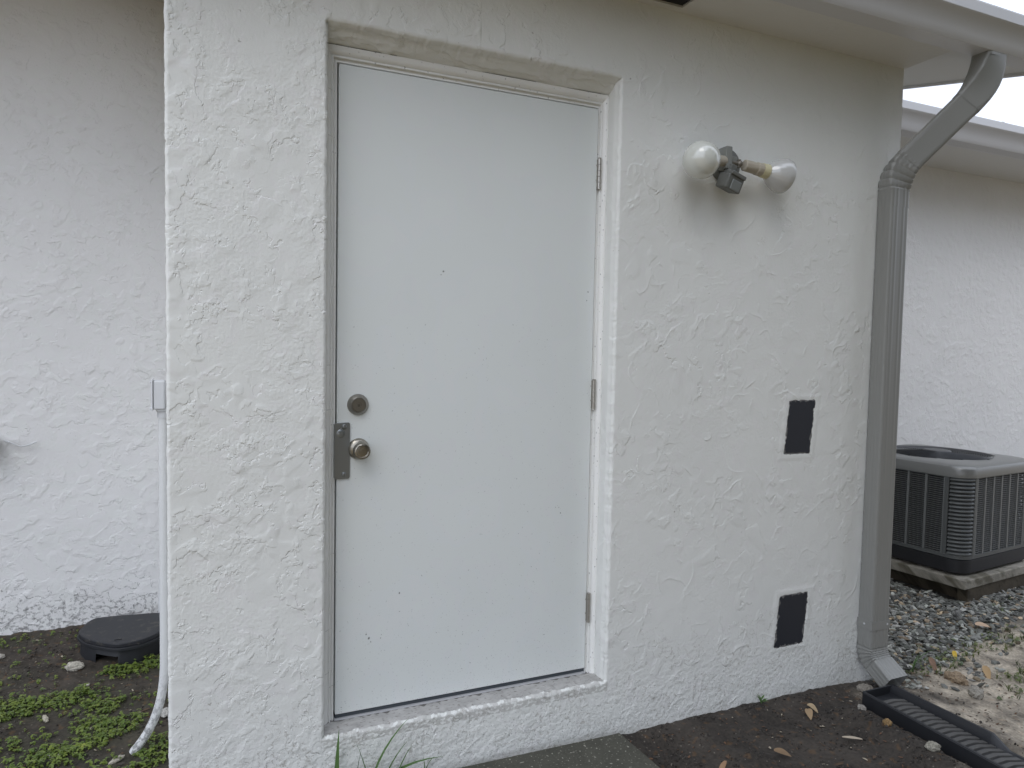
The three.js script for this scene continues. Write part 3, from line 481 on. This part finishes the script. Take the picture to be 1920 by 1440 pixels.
  // big curved louvers on the corner that faces the camera, and the plain other corners
  const arcLouver = (cx, cz, a0, y, hgt) => { const rr = (r, yy) => { const o = []; for (let k = 0; k <= 8; k++) { const a = THREE.MathUtils.degToRad(a0 + 4 + k * 10.25); o.push([cx + r * Math.cos(a), yy, cz + r * Math.sin(a)]); } return o; }; const rows = [rr(R - .014, y + hgt), rr(R - .001, y + hgt * .55), rr(R + .003, y), rr(R - .004, y - .003)], P = [], I = []; rows.forEach((q) => q.forEach((p) => P.push(...p))); for (let j = 0; j < 3; j++) for (let i = 0; i < 8; i++) { const a = j * 9 + i; I.push(a, a + 1, a + 10, a, a + 10, a + 9); } const g = new THREE.BufferGeometry(); g.setAttribute('position', new THREE.Float32BufferAttribute(P, 3)); g.setIndex(I); g.computeVertexNormals(); return g; };
  for (const [cx, cz, a0] of [[-S + R, S - R, 90], [S - R, S - R, 0]]) for (let k = 0; k < 20; k++) mesh('louver', arcLouver(cx, cz, a0, y0 + .026 + k * .0232, .017), gm, ac);
  for (const [cx, cz, a0] of [[-S + R, -S + R, 180], [S - R, -S + R, 270]]) mesh('corner_post', arcLouver(cx, cz, a0, y0 + .02, .46), gm, ac);
  // top
  const y2 = .585, hole = []; for (let k = 0; k < 36; k++) { const a = THREE.MathUtils.degToRad(k * 10); hole.push(a); }
  const outer = (y, s, r) => ring(y, s, r), circ = (y, r) => ring(y, S, R).map((p) => { const a = Math.atan2(p.z, p.x); return V(r * Math.cos(a), y, r * Math.sin(a)); });
  mesh('top_cover', sweep([outer(y2, S + .006, R + .012), outer(y2 + .045, S + .010, R + .016), outer(y2 + .060, S + .004, R + .014), outer(y2 + .068, S - .012, R), outer(y2 + .074, S - .04, R), circ(y2 + .080, .335), circ(y2 + .080, .325), circ(y2 + .066, .318), circ(y2 + .02, .318)]), cap, ac);
  const wires = []; for (let r = .045; r < .317; r += .0125) { const g = new THREE.TorusGeometry(r, .0019, 5, 56); g.rotateX(Math.PI / 2); g.translate(0, y2 + .080 + .012 * (1 - (r / .317) ** 2), 0); wires.push(g); }
  for (let k = 0; k < 8; k++) { const a = k * Math.PI / 4; wires.push(cyl(V(.04 * Math.cos(a), y2 + .089, .04 * Math.sin(a)), V(.320 * Math.cos(a), y2 + .077, .320 * Math.sin(a)), .0024, .0024, 6)); }
  mesh('fan_guard', wires, std(lin(.03, .032, .036), .35), ac);
  mesh('fan_hub', lathe([[0, .01], [.075, .01], [.085, -.004], [.07, -.03], [0, -.03]], V(0, y2 + .088, 0), V(0, 1, 0)), std(lin(.05, .052, .055), .4), ac);
  const bl = []; for (let k = 0; k < 3; k++) { const g = new THREE.BoxGeometry(.19, .004, .14); g.rotateX(.35); g.translate(.16, y2 + .02, 0); g.rotateY(k * 2.094); bl.push(g); } mesh('fan_blade', bl, blk, ac);
  mesh('hose_clip', [box(.008, .09, .008, -S + .015, .05, S - R - .008, .002), new THREE.SphereGeometry(.007, 10, 8).translate(-S + .004, .118, S - R - .01)], std(lin(.1, .1, .1), .4), ac);
}

// ---------------------------------------------------------------- conduit, pipe, meter box on the left
{
  const t = thing('electrical_conduit', 'white painted conduit with junction box, bending into the soil at the left corner', 'conduit', [-.503, -.24, -.45]);
  const wp = std(lin(.62, .63, .64), .45), wpd = std(0xffffff, .6, { map: colorTex(1024, 64, (u, v, o) => { const n = fbm(u * 60, v * 5, 4, .65), q = noise(u * 300, v * 20), low = smooth(.72, .97, u + .05 * n), k = 1 - .55 * low * smooth(-.15, .25, n + .4 * q) - (q > .5 ? .2 : 0); o[0] = .63 * k; o[1] = .635 * k; o[2] = .63 * k; }) }), O = V(-.503, -.24, -.45);
  const pts = [V(-.503, .95, -.45), V(-.503, .5, -.45), V(-.503, .12, -.45), V(-.504, .04, -.45), V(-.509, -.02, -.45), V(-.520, -.08, -.452), V(-.540, -.14, -.456), V(-.568, -.195, -.462), V(-.604, -.245, -.470)].map((p) => p.sub(O));
  mesh('pipe', new THREE.TubeGeometry(new THREE.CatmullRomCurve3(pts), 90, .0148, 20), wpd, t);
  mesh('junction_box', [box(.036, .098, .07, -.010, 1.238, 0, .006), box(.040, .016, .05, -.001, 1.188, 0, .006), cyl(V(0, 1.195, 0), V(0, 1.16, 0), .0185, .0185, 20)], wp, t);
  mesh('cover_plate', box(.005, .106, .078, -.0315, 1.238, 0, .002), wp, t);
  for (const y of [1.282, 1.192]) mesh('screw', lathe([[.005, 0], [.0045, .003], [0, .004]], V(-.034, y, .02), V(-1, 0, 0), 10), wp, t);
  const p2 = thing('wall_pipe', 'thin white pipe standing against the set-back wall behind the conduit', 'pipe', [-.572, -.25, -1.62]);
  mesh('pipe', cyl(V(0, 0, 0), V(.02, .75, -.02), .011, .011, 14), wp, p2);
  const c = thing('cable_stub', 'short white cable end lying on the stucco at the left edge', 'cable', [-1.15, .68, -1.685]);
  mesh('cable', new THREE.TubeGeometry(new THREE.CatmullRomCurve3([V(-.065, .026, -.004), V(-.04, .018, .006), V(0, -.001, .008), V(.03, .003, .007), V(.062, .016, .003)]), 24, .0032, 8), wp, c);
  const hb = thing('wall_fixture', 'edge of a round white wall fixture at the left margin', 'fixture', [-1.262, .70, -1.675]);
  mesh('rim', lathe([[.030, 0], [.034, .006], [.034, .02], [.028, .03], [0, .034]], V(0, 0, 0), V(0, 0, 1)), wp, hb);
  mesh('spout', [cyl(V(-.01, -.02, .03), V(-.015, -.09, .09), .016, .014), box(.05, .05, .08, -.015, -.02, .05, .008)], std(lin(.05, .05, .055), .5), hb);
}
{
  const t = thing('valve_box', 'black plastic valve box with rounded lid, sunk in the soil by the left wall', 'utility box', [-.72, -.245, -1.38]);
  const vt = colorTex(256, 256, (u, v, o) => { const n = fbm(u * 7, v * 7, 4, .6), q = noise(u * 110, v * 110), d = smooth(.18, .6, n + .5 * q); o[0] = lerp(.016, .06, d); o[1] = lerp(.017, .055, d); o[2] = lerp(.021, .048, d); }); vt.repeat.set(3, 3);
  const blk = std(lin(.014, .015, .018), .55), lidM = std(0xffffff, .5, { map: vt, bumpMap: vt, bumpScale: .002 });
  const outline = [[-.115, -.185], [.16, -.15], [.185, -.06], [.178, .05], [.145, .12], [.085, .168], [-.0, .175], [-.075, .12], [-.13, .062], [-.168, -.02], [-.162, -.08]];
  const sh = (k) => { const c = new THREE.CatmullRomCurve3(outline.map(([x, z]) => V(x * k, 0, z * k)), true, 'catmullrom', .35); return new THREE.Shape(c.getPoints(80).map((p) => new THREE.Vector2(p.x, -p.z))); };
  const flat = (s, d, y, b) => { const g = new THREE.ExtrudeGeometry(s, { depth: d, bevelEnabled: true, bevelSize: b, bevelThickness: b, bevelSegments: 2 }); g.rotateX(-Math.PI / 2); g.translate(0, y, 0); return g; };
  const lid = mesh('lid', [flat(sh(.985), .012, .094, .004)], lidM, t); mesh('lid_slot', box(.03, .003, .006, .0, .1105, .13, .001), std(lin(.004, .004, .005)), lid);
  mesh('rim', flat(sh(1.03), .010, .078, .003), blk, t);
  const c = new THREE.CatmullRomCurve3(outline.map(([x, z]) => V(x * .96, 0, z * .96)), true, 'catmullrom', .35).getPoints(120);
  const P = [], I = []; const yb = (p) => (p.z > .085 && p.x > -.085 && p.x < .005 ? .052 : -.03);
  c.forEach((p, k) => { P.push(p.x, .08, p.z, p.x * 1.04, yb(p), p.z * 1.04); if (k) { const a = (k - 1) * 2; I.push(a, a + 1, a + 3, a, a + 3, a + 2); } });
  const g = new THREE.BufferGeometry(); g.setAttribute('position', new THREE.Float32BufferAttribute(P, 3)); g.setIndex(I);
  mesh('skirt', toCreasedNormals(g, .9), blk, t);
  mesh('inner_wall', [span(-.13, .13, -.03, .07, -.12, .04)], std(lin(.006, .006, .007)), t);
}

// ---------------------------------------------------------------- step slab
{
  const map = colorTex(1024, 1024, (u, v, o) => { const x = u * 1.3, z = v * 1.3, n = fbm(x * 5, z * 5, 4, .6), f = noise(x * 110, z * 110), s = noise(x * 95 + 50, z * 95), s2 = noise(x * 180 + 5, z * 180), k = 1 + .35 * n + .25 * f; o[0] = .062 * k; o[1] = .060 * k; o[2] = .046 * k; if (s > .42 || s2 > .47) { o[0] += .22; o[1] += .21; o[2] += .18; } });
  const t = thing('step_slab', 'mossy dark concrete step slab flecked with shell below the door', 'step', [.45, -.19, .6]);
  const g = new RoundedBoxGeometry(1.16, .12, 1.0, 10, .012); const p = g.attributes.position, uv = g.attributes.uv;
  for (let i = 0; i < p.count; i++) { let X = p.getX(i), Y = p.getY(i), Z = p.getZ(i); const c = clamp((X - .50) / .08) * clamp((-Z - .44) / .06); X -= .06 * c; Z += .035 * c; Z += .006 * fbm(X * 12, 3, 3) * (Z < -.45 ? 1 : 0); X += .006 * fbm(Z * 12, 8, 3) * (X > .5 ? 1 : 0); p.setXYZ(i, X, Y - .06 + .0015 * fbm(X * 10, Z * 10, 2), Z); uv.setXY(i, (X + .65) / 1.3, (Z + .65 + Y) / 1.3); }
  g.computeVertexNormals(); mesh('slab', g, std(0xffffff, .9, { map, bumpMap: map, bumpScale: .0015 }), t);
}

// ---------------------------------------------------------------- loose gravel, clover, litter
function rock(seed, sx, sy, sz, det = 1) { const g = new THREE.IcosahedronGeometry(1, det), p = g.attributes.position; for (let i = 0; i < p.count; i++) { const x = p.getX(i), y = p.getY(i), z = p.getZ(i), k = 1 + .42 * noise(x * 1.3 + seed, y * 1.3 + z * 1.7 + seed) + .20 * noise(x * 3 + seed * 2, z * 3 - y * 2) + (det > 1 ? .13 * noise(x * 7 + seed, z * 7 + y * 5) + .07 * noise(y * 15 + seed, x * 15 - z * 9) : 0); p.setXYZ(i, x * k * sx, y * k * sy, z * k * sz); } g.computeVertexNormals(); return g; }
function chip(seed, sx, sy, sz) { const g = new THREE.IcosahedronGeometry(1, 0), r = rng(seed), p = g.attributes.position, m = new Map(); for (let i = 0; i < p.count; i++) { const key = [p.getX(i), p.getY(i), p.getZ(i)].map((v) => v.toFixed(3)).join(); if (!m.has(key)) m.set(key, .66 + .55 * r()); const k = m.get(key); p.setXYZ(i, p.getX(i) * k * sx, p.getY(i) * k * sy, p.getZ(i) * k * sz); } g.computeVertexNormals(); return g; }
function scatter(name, geos, mat, place, label, category) {
  const root = thing(name, label, category); root.userData.kind = 'stuff'; delete root.userData.category; root.userData.category = category;
  const lists = geos.map(() => []); place((i, m, c) => lists[i].push([m.clone(), c]));
  geos.forEach((g, i) => { if (!lists[i].length) return; const im = new THREE.InstancedMesh(g, mat, lists[i].length); im.name = name; im.castShadow = im.receiveShadow = true; im.userData.kind = 'stuff'; lists[i].forEach(([m, c], k) => { im.setMatrixAt(k, m); im.setColorAt(k, c); }); root.add(im); });
  return root;
}
const M4 = new THREE.Matrix4(), Q4 = new THREE.Quaternion(), E3 = new THREE.Euler();
const put = (x, y, z, rx, ry, rz, s) => M4.compose(V(x, y, z), Q4.setFromEuler(E3.set(rx, ry, rz)), V(s, s, s));
const inAC = (x, z) => { const c = Math.cos(.1047), s = Math.sin(.1047), a = x * c - z * s, b = x * s + z * c; return a > 3.71 && a < 4.52 && b < -.05 && b > -.86; };
scatter('gravel', [chip(1, 1.05, .5, .75), chip(2, 1.3, .38, .7), chip(3, .9, .55, .85), chip(4, 1.5, .4, .6), chip(5, 1.1, .5, .8)], std(0xffffff, .85), (add) => {
  const r = rng(21);
  for (let k = 0; k < 18000; k++) { const x = 2.3 + 2.6 * r(), z = -1.68 + 2.0 * r(), m = gravelMask(x, z); if (inAC(x, z)) continue; if (r() > m * 1.0 + .24 * smooth(2.28, 2.42, x) * smooth(.9, .1, z) * smooth(-.2, .3, noise(x * 6, z * 6))) continue;
    const s = .011 + .014 * Math.pow(r(), 1.6), lift = m > .5 ? .018 * r() : .004, t = .08 + .42 * r() * r() + (r() < .05 ? .2 : 0), w = r() < .12 ? 1 : 0, gn = r() * .06;
    add((r() * 5) | 0, put(x, groundY(x, z) + lift, z, (r() - .5) * 1.1, r() * 6.28, (r() - .5) * 1.1, s), lin(t * (1.03 + .4 * w), t * (1.0 + gn + .1 * w), t * (.93 - .16 * w))); }
}, 'dark grey crushed stone gravel spread from the downspout to the air conditioner pad', 'gravel');
// small leaves
function leafGeo(l, w, cup = .12, n = 5) { const P = [], I = []; for (let j = 0; j <= n; j++) { const t = j / n, ww = w * Math.pow(Math.sin(Math.PI * Math.min(.999, .06 + .94 * t)), .75) * (1 - .25 * t), y = -cup * l * t * t + .03 * l; P.push(-ww / 2, y + cup * ww * .6, t * l, 0, y, t * l, ww / 2, y + cup * ww * .6, t * l); } for (let j = 0; j < n; j++) for (let i = 0; i < 2; i++) { const a = j * 3 + i; I.push(a, a + 3, a + 4, a, a + 4, a + 1); } const g = new THREE.BufferGeometry(); g.setAttribute('position', new THREE.Float32BufferAttribute(P, 3)); g.setIndex(I); g.computeVertexNormals(); return g; }
function trifoil(seed) { const r = rng(seed), gs = []; const h = .016 + .014 * r(); for (let k = 0; k < 3 + (r() < .5 ? 1 : 0); k++) { const g = leafGeo(.011 + .006 * r(), .010 + .004 * r(), .2); g.rotateX(-.25 + .6 * r()); g.rotateY(k * 2.09 + r() * .6); g.translate(0, h, 0); gs.push(g); } for (let k = 0; k < 2; k++) { const g = leafGeo(.010 + .006 * r(), .007 + .004 * r(), .2); g.rotateX(-.2 + .4 * r()); g.rotateY(r() * 6.28); g.translate(0, h * .5, 0); gs.push(g); } gs.push(cyl(V(0, -.005, 0), V(0, h, 0), .0007, .0006, 4)); return mergeGeometries(gs.map((g) => { const q = g.index ? g.toNonIndexed() : g; q.deleteAttribute('uv'); return q; })); }
const leafMat = new THREE.MeshPhysicalMaterial({ color: 0xffffff, roughness: .55, side: THREE.DoubleSide, transmission: .3, thickness: 0 });
const foils = [1, 2, 3, 4, 5].map((s) => trifoil(s * 9));
scatter('clover', foils, leafMat, (add) => {
  const r = rng(31);
  for (let k = 0; k < 26000; k++) { const x = -1.55 + 1.06 * r(), z = -1.66 + 1.65 * r(); const m = clover(x, z) + .28 * noise(x * 13, z * 13) + .22 * noise(x * 31, z * 31); if (r() > smooth(.34, .85, m) * .62 + .016) continue; if (x > -.9 && x < -.53 && z < -1.2) { if (z < -1.24 || x < -.62) continue; }
    const y = r(), c = lin(lerp(.085, .19, y), lerp(.145, .25, y), lerp(.014, .03, y)); add((r() * 5) | 0, put(x, groundY(x, z), z, (r() - .5) * .5, r() * 6.28, (r() - .5) * .5, (.42 + .5 * r())), c); }
}, 'low green clover and weeds over the soil left of the utility room', 'ground cover');
function blade(l, w, bend, seed) { const P = [], I = [], n = 7; for (let j = 0; j <= n; j++) { const t = j / n, ww = w * (1 - t * t * .97) * .5, y = l * (t - .35 * bend * t * t), z = l * bend * t * t * .9; P.push(-ww, y, z, 0, y - ww * .35, z + ww * .35, ww, y, z); } for (let j = 0; j < n; j++) for (let i = 0; i < 2; i++) { const a = j * 3 + i; I.push(a, a + 3, a + 4, a, a + 4, a + 1); } const g = new THREE.BufferGeometry(); g.setAttribute('position', new THREE.Float32BufferAttribute(P, 3)); g.setIndex(I); g.computeVertexNormals(); return g; }
const tuft = (seed, n, l) => { const r = rng(seed), gs = []; for (let k = 0; k < n; k++) { const g = blade(l * (.5 + .6 * r()), .0035 + .002 * r(), .3 + .7 * r()); g.rotateY(r() * 6.28); gs.push(g.toNonIndexed()); } return mergeGeometries(gs); };
scatter('weeds', [tuft(1, 7, .05), tuft(2, 9, .04), foils[0], foils[2]], leafMat, (add) => {
  const r = rng(41), spots = [[2.72, .10, .12, 60], [3.0, .0, .18, 60], [3.3, .02, .16, 46], [3.4, .12, .2, 40], [3.02, .3, .12, 46], [2.8, .42, .1, 26], [3.85, -.28, .12, 22], [4.2, -.36, .16, 26], [2.4, .05, .1, 12], [3.6, .05, .2, 34]];
  for (const [x, z, s, n] of spots) for (let k = 0; k < n; k++) { const a = r() * 6.28, d = s * Math.sqrt(r()), X = x + d * Math.cos(a) * 1.5, Z = z + d * Math.sin(a) * .6, y = r(); add(r() < .35 ? (r() * 2) | 0 : 2 + ((r() * 2) | 0), put(X, groundY(X, Z), Z, (r() - .5) * .9, r() * 6.28, (r() - .5) * .9, .45 + .6 * r()), lin(lerp(.09, .19, y), lerp(.13, .22, y), .05)); }
}, 'sparse green weeds growing through the gravel and sand on the right', 'weeds');
scatter('leaf_litter', [leafGeo(.030, .012, .2), leafGeo(.022, .010, -.15), chip(8, 1, .25, .35).scale(.012, .012, .012), chip(9, .8, .5, .6).scale(.006, .006, .006)], std(0xffffff, .9), (add) => {
  const r = rng(51);
  for (let k = 0; k < 1500; k++) { const left = r() < .55, x = left ? -1.5 + r() : 1.0 + 1.9 * r(), z = left ? -1.66 + 1.6 * r() : .12 + .55 * r(); if (left && x > -.9 && x < -.53 && z < -1.2) continue; if (!left && x > 2.03 && x < 2.27 && z > .24) continue; const t = r(), kind = (r() * 4) | 0, pale = r() < .10;
    const c = pale ? lin(.38, .33, .25) : t < .5 ? lin(.085, .055, .035) : t < .8 ? lin(.13, .07, .04) : lin(.05, .042, .035); add(kind, put(x, groundY(x, z) + .003, z, (r() - .5) * .5, r() * 6.28, (r() - .5) * .5, .35 + .75 * r() * r()), c); }
}, 'brown bark bits, twigs and dead leaves scattered over the soil', 'leaf litter');

scatter('soil_crumbs', [rock(31, .9, .6, .8), rock(32, 1, .5, .7), chip(33, 1, .6, .8)], std(0xffffff, .95), (add) => {
  const r = rng(61);
  for (let k = 0; k < 15000; k++) { const left = r() < .4, x = left ? -1.5 + 1.0 * r() : .98 + 1.5 * r(), z = left ? -1.66 + 1.65 * r() : .095 + .7 * r(); if (left && x > -.9 && x < -.53 && z < -1.2) continue; if (!left && (x > 2.02 && x < 2.28 && z > .24 || r() < smooth(2.1, 2.5, x))) continue; if (noise(x * 9, z * 9) + .3 * noise(x * 31, z * 31) < -.1 + .3 * r()) continue;
    const t = .02 + .035 * r(), s = .0014 + .0055 * Math.pow(r(), 3.2); add((r() * 3) | 0, put(x, groundY(x, z) + s * .3, z, r() * 6, r() * 6, r() * 6, s), lin(t * 1.12, t * .95, t * .8)); }
}, 'crumbly dark soil clods over the bare dirt along the walls', 'soil');

// pieces of litter one can point to
const leafThing = (x, z, l, w, turn, col, label, group, cup = .25, tilt = 0) => { const g = leafGeo(l, w, cup, 8); g.translate(0, .004, -l / 2); const m = mesh(numbered('fallen_leaf'), g, std(lin(...col), .7)); tag(m, label, 'leaf', group); m.position.set(x, groundY(x, z) + .016 + (gravelMask(x, z) > .3 ? .018 : 0), z); m.rotation.set(tilt, turn, .15); scene.add(m); return m; };
leafThing(3.374, -.10, .10, .055, 1.2, [.52, .36, .24], 'pale orange leaf lying flat on the gravel right of the downspout');
leafThing(2.887, .072, .075, .022, -.9, [.62, .42, .05], 'yellow folded leaf on the gravel');
leafThing(2.70, .096, .12, .028, -.75, [.22, .13, .085], 'long brown leaf on the gravel just right of the bottom elbow');
leafThing(2.85, .246, .11, .034, -.85, [.42, .28, .14], 'curled tan leaf on the sand by the weeds');
leafThing(1.811, .423, .085, .016, 1.15, [.44, .37, .28], 'pale narrow dry leaf on the dirt left of the splash block', null, .12);
leafThing(1.83, .215, .045, .03, .4, [.36, .27, .16], 'tan curled leaf of the pair on the dirt below the lower black patch', null, .5);
leafThing(1.79, .235, .05, .032, -.6, [.30, .21, .12], 'browner leaf of the pair on the dirt below the lower black patch', null, .4);
leafThing(1.492, .40, .06, .035, .9, [.20, .13, .07], 'dull brown leaf on the dirt at the bottom edge');
leafThing(1.235, .385, .09, .022, -1.0, [.30, .18, .10], 'rusty brown leaf beside the step slab');
const stoneMap = colorTex(256, 256, (u, v, o) => { const n = fbm(u * 14, v * 7, 4, .65), q = noise(u * 60, v * 30), k = clamp(.92 + .5 * n + .25 * q, .25, 1.25); o[0] = .8 * k; o[1] = .79 * k; o[2] = .76 * k; });
const stoneThing = (x, z, s, sh, col, seed, label) => { const m = mesh(numbered('stone'), rock(seed, s * sh[0], s * sh[1], s * sh[2], 6), std(lin(...col.map((c) => c * .9)), .9, { map: stoneMap })); tag(m, label, 'stone'); m.position.set(x, groundY(x, z) + s * sh[1] * .45, z); m.rotation.y = seed; scene.add(m); return m; };
stoneThing(-.885, -1.24, .034, [1, .55, .7], [.62, .59, .52], 3, 'largest white stone on the bare soil in front of the valve box');
stoneThing(-.816, -1.06, .011, [1, .6, .8], [.68, .66, .6], 4, 'tiny white stone between the valve box and the clover');
stoneThing(-.919, -.816, .022, [1.2, .4, .4], [.62, .58, .48], 5, 'slim pale chip among the clover, left of the conduit');
stoneThing(-.847, -.541, .018, [1.5, .4, .45], [.68, .66, .6], 6, 'white sliver of stone left of the yellow seedling foot');
stoneThing(-.650, -.434, .018, [1.5, .5, .6], [.62, .58, .50], 7, 'cream knobbly stone at the bottom edge, below the conduit foot');
stoneThing(-.513, -.70, .026, [1, .5, .7], [.60, .59, .57], 8, 'whitish chip between the conduit bend and the wall corner');
stoneThing(-1.20, -1.46, .02, [1.2, .6, .8], [.55, .52, .47], 9, 'pale stone at the left edge under the set-back wall');
stoneThing(2.60, .36, .034, [1, .75, .8], [.46, .43, .38], 10, 'cream stone on the sand right of the splash block');
stoneThing(2.655, .235, .040, [1.2, .7, .7], [.42, .32, .22], 11, 'tan wedge-shaped stone at the edge of the gravel');
stoneThing(2.18, .165, .030, [1, .6, .8], [.36, .33, .29], 12, 'greyish stone wedged behind the splash block at the wall');
stoneThing(2.0, .30, .018, [1, .8, .9], [.40, .38, .35], 13, 'small pale pebble by the near end of the splash block');
stoneThing(1.965, .44, .016, [1, .8, .9], [.34, .22, .10], 14, 'amber brown pebble beside the splash block');
stoneThing(1.965, .62, .020, [1.2, .8, .9], [.44, .42, .36], 15, 'whitish pebble beside the middle of the splash block');
stoneThing(2.78, .52, .03, [1.2, .35, .7], [.06, .06, .058], 16, 'flat dark stone on the open sand');

// plants one can point to
const green = new THREE.MeshPhysicalMaterial({ color: lin(.075, .15, .035), roughness: .5, side: THREE.DoubleSide, transmission: .25, thickness: 0 });
{
  const t = thing('grass_tuft', 'tuft of long green grass blades growing at the wall left of the step slab', 'grass tuft', [.06, -.22, .125]);
  for (const [x, z, l, w, bend, turn, lean] of [[-.075, 0, .24, .009, .10, 2.6, .0], [-.02, .0, .18, .008, .12, 1.2, .02], [.03, 0, .21, .009, .18, -1.5, -.12], [.02, 0, .29, .010, .35, 1.5, .25], [.06, .0, .20, .008, .3, 1.4, .3], [.05, 0, .22, .010, .9, 1.5, .5], [.10, .0, .17, .007, .25, 1.5, .25], [-.01, .0, .17, .007, .9, 1.4, .4], [-.05, 0, .15, .007, .7, -1.6, -.2]]) {
    const b = mesh('blade', blade(l, w * 2.1, bend), green, t); b.position.set(x, 0, z); b.rotation.set(0, turn, -lean * .6, 'ZYX');
  }
  const s = thing('grass_tuft', 'small two-bladed grass sprout at the wall base under the sill', 'grass tuft', [.27, -.20, .105]);
  for (const [l, bend, turn] of [[.075, .12, -1.2], [.075, .5, 1.5], [.05, .6, .4]]) { const b = mesh('blade', blade(l, .007, bend), green, s); b.rotation.y = turn; }
  const w = thing('weed', 'small leafy weed against the wall base below the black patches', 'weed', [1.66, groundY(1.66, .11), .115]);
  const r = rng(7); for (let k = 0; k < 11; k++) { const g = leafGeo(.022 + .012 * r(), .009, .3); const b = mesh('leaf', g, green, w); b.rotation.set(-.5 - .6 * r(), r() * 6.28, 0, 'YXZ'); b.position.y = .006 + .02 * r(); }
  const f = thing('grass_tuft', 'single long drooping grass blade pair on the gravel by the bottom elbow', 'grass tuft', [2.56, groundY(2.56, .10) + .01, .10]);
  for (const [l, bend, turn] of [[.17, .75, 1.0], [.14, .85, .6], [.10, .5, 1.6]]) { const b = mesh('blade', blade(l, .008, bend), green, f); b.rotation.y = turn; }
  const y = thing('seedling', 'yellow-green three-leaved seedling on the soil at the lower left', 'seedling', [-.773, groundY(-.773, -.549) + .012, -.549]);
  const ym = new THREE.MeshPhysicalMaterial({ color: lin(.32, .38, .06), roughness: .5, side: THREE.DoubleSide, transmission: .25, thickness: 0 });
  for (const [a, l] of [[-1.5, .034], [.4, .026], [1.6, .028]]) { const b = mesh('leaf', leafGeo(l, l * .65, .2), ym, y); b.rotation.y = a; }
}

// ---------------------------------------------------------------- trees across the yard, behind the photographer: they hide the low sky and show in the glass bulbs
{
  const leafG = mergeGeometries([0, 1, 2].map((k) => { const g = leafGeo(.26, .16, .2, 3); g.rotateX(k * .5 - .4); g.rotateY(k * 2.1); return g.toNonIndexed(); })), bark = std(lin(.10, .08, .06), .95), fol = std(lin(.055, .085, .03), .7);
  const spots = [[2.2, 4.1, 6.4], [4.9, 6.0, 6.0], [8.2, 8.8, 6.6], [1.0, 9.4, 5.6]];
  const where = ['nearest the door, behind the photographer to the right', 'second to the right behind the photographer', 'farthest to the right across the yard', 'straight across the yard from the door'];
  spots.forEach(([x, z, h], i) => {
    const r = rng(90 + i), t = thing('tree', 'leafy green tree ' + where[i], 'tree', [x, GY0 - .03, z]);
    const br = [cyl(V(0, 0, 0), V(.1, h * .5, 0), .16, .09, 10)]; for (let k = 0; k < 6; k++) { const a = r() * 6.28; br.push(cyl(V(.08, h * (.25 + .05 * k), 0), V(Math.cos(a) * 1.5, h * (.5 + .06 * k), Math.sin(a) * 1.5), .06, .02, 6)); }
    mesh('trunk', br, bark, t);
    const N = i ? 2600 : 4200, im = new THREE.InstancedMesh(leafG, fol, N), blobs = []; for (let k = 0; k < 16; k++) { const a = r() * 6.28, d = 1.9 * Math.sqrt(r()); blobs.push([Math.cos(a) * d, h * (.22 + .62 * r()), Math.sin(a) * d, .7 + .6 * r()]); }
    for (let k = 0; k < N; k++) { const b = blobs[(r() * 16) | 0], u = r() * 2 - 1, a = r() * 6.28, q = b[3] * Math.cbrt(r()), w = Math.sqrt(1 - u * u); im.setMatrixAt(k, put(b[0] + q * w * Math.cos(a), b[1] + q * u, b[2] + q * w * Math.sin(a), r() * 6, r() * 6, r() * 6, .8 + .8 * r())); }
    im.name = 'crown'; im.castShadow = im.receiveShadow = true; im.userData.kind = 'stuff'; t.add(im);
  });
}

renderer.render(scene, camera);
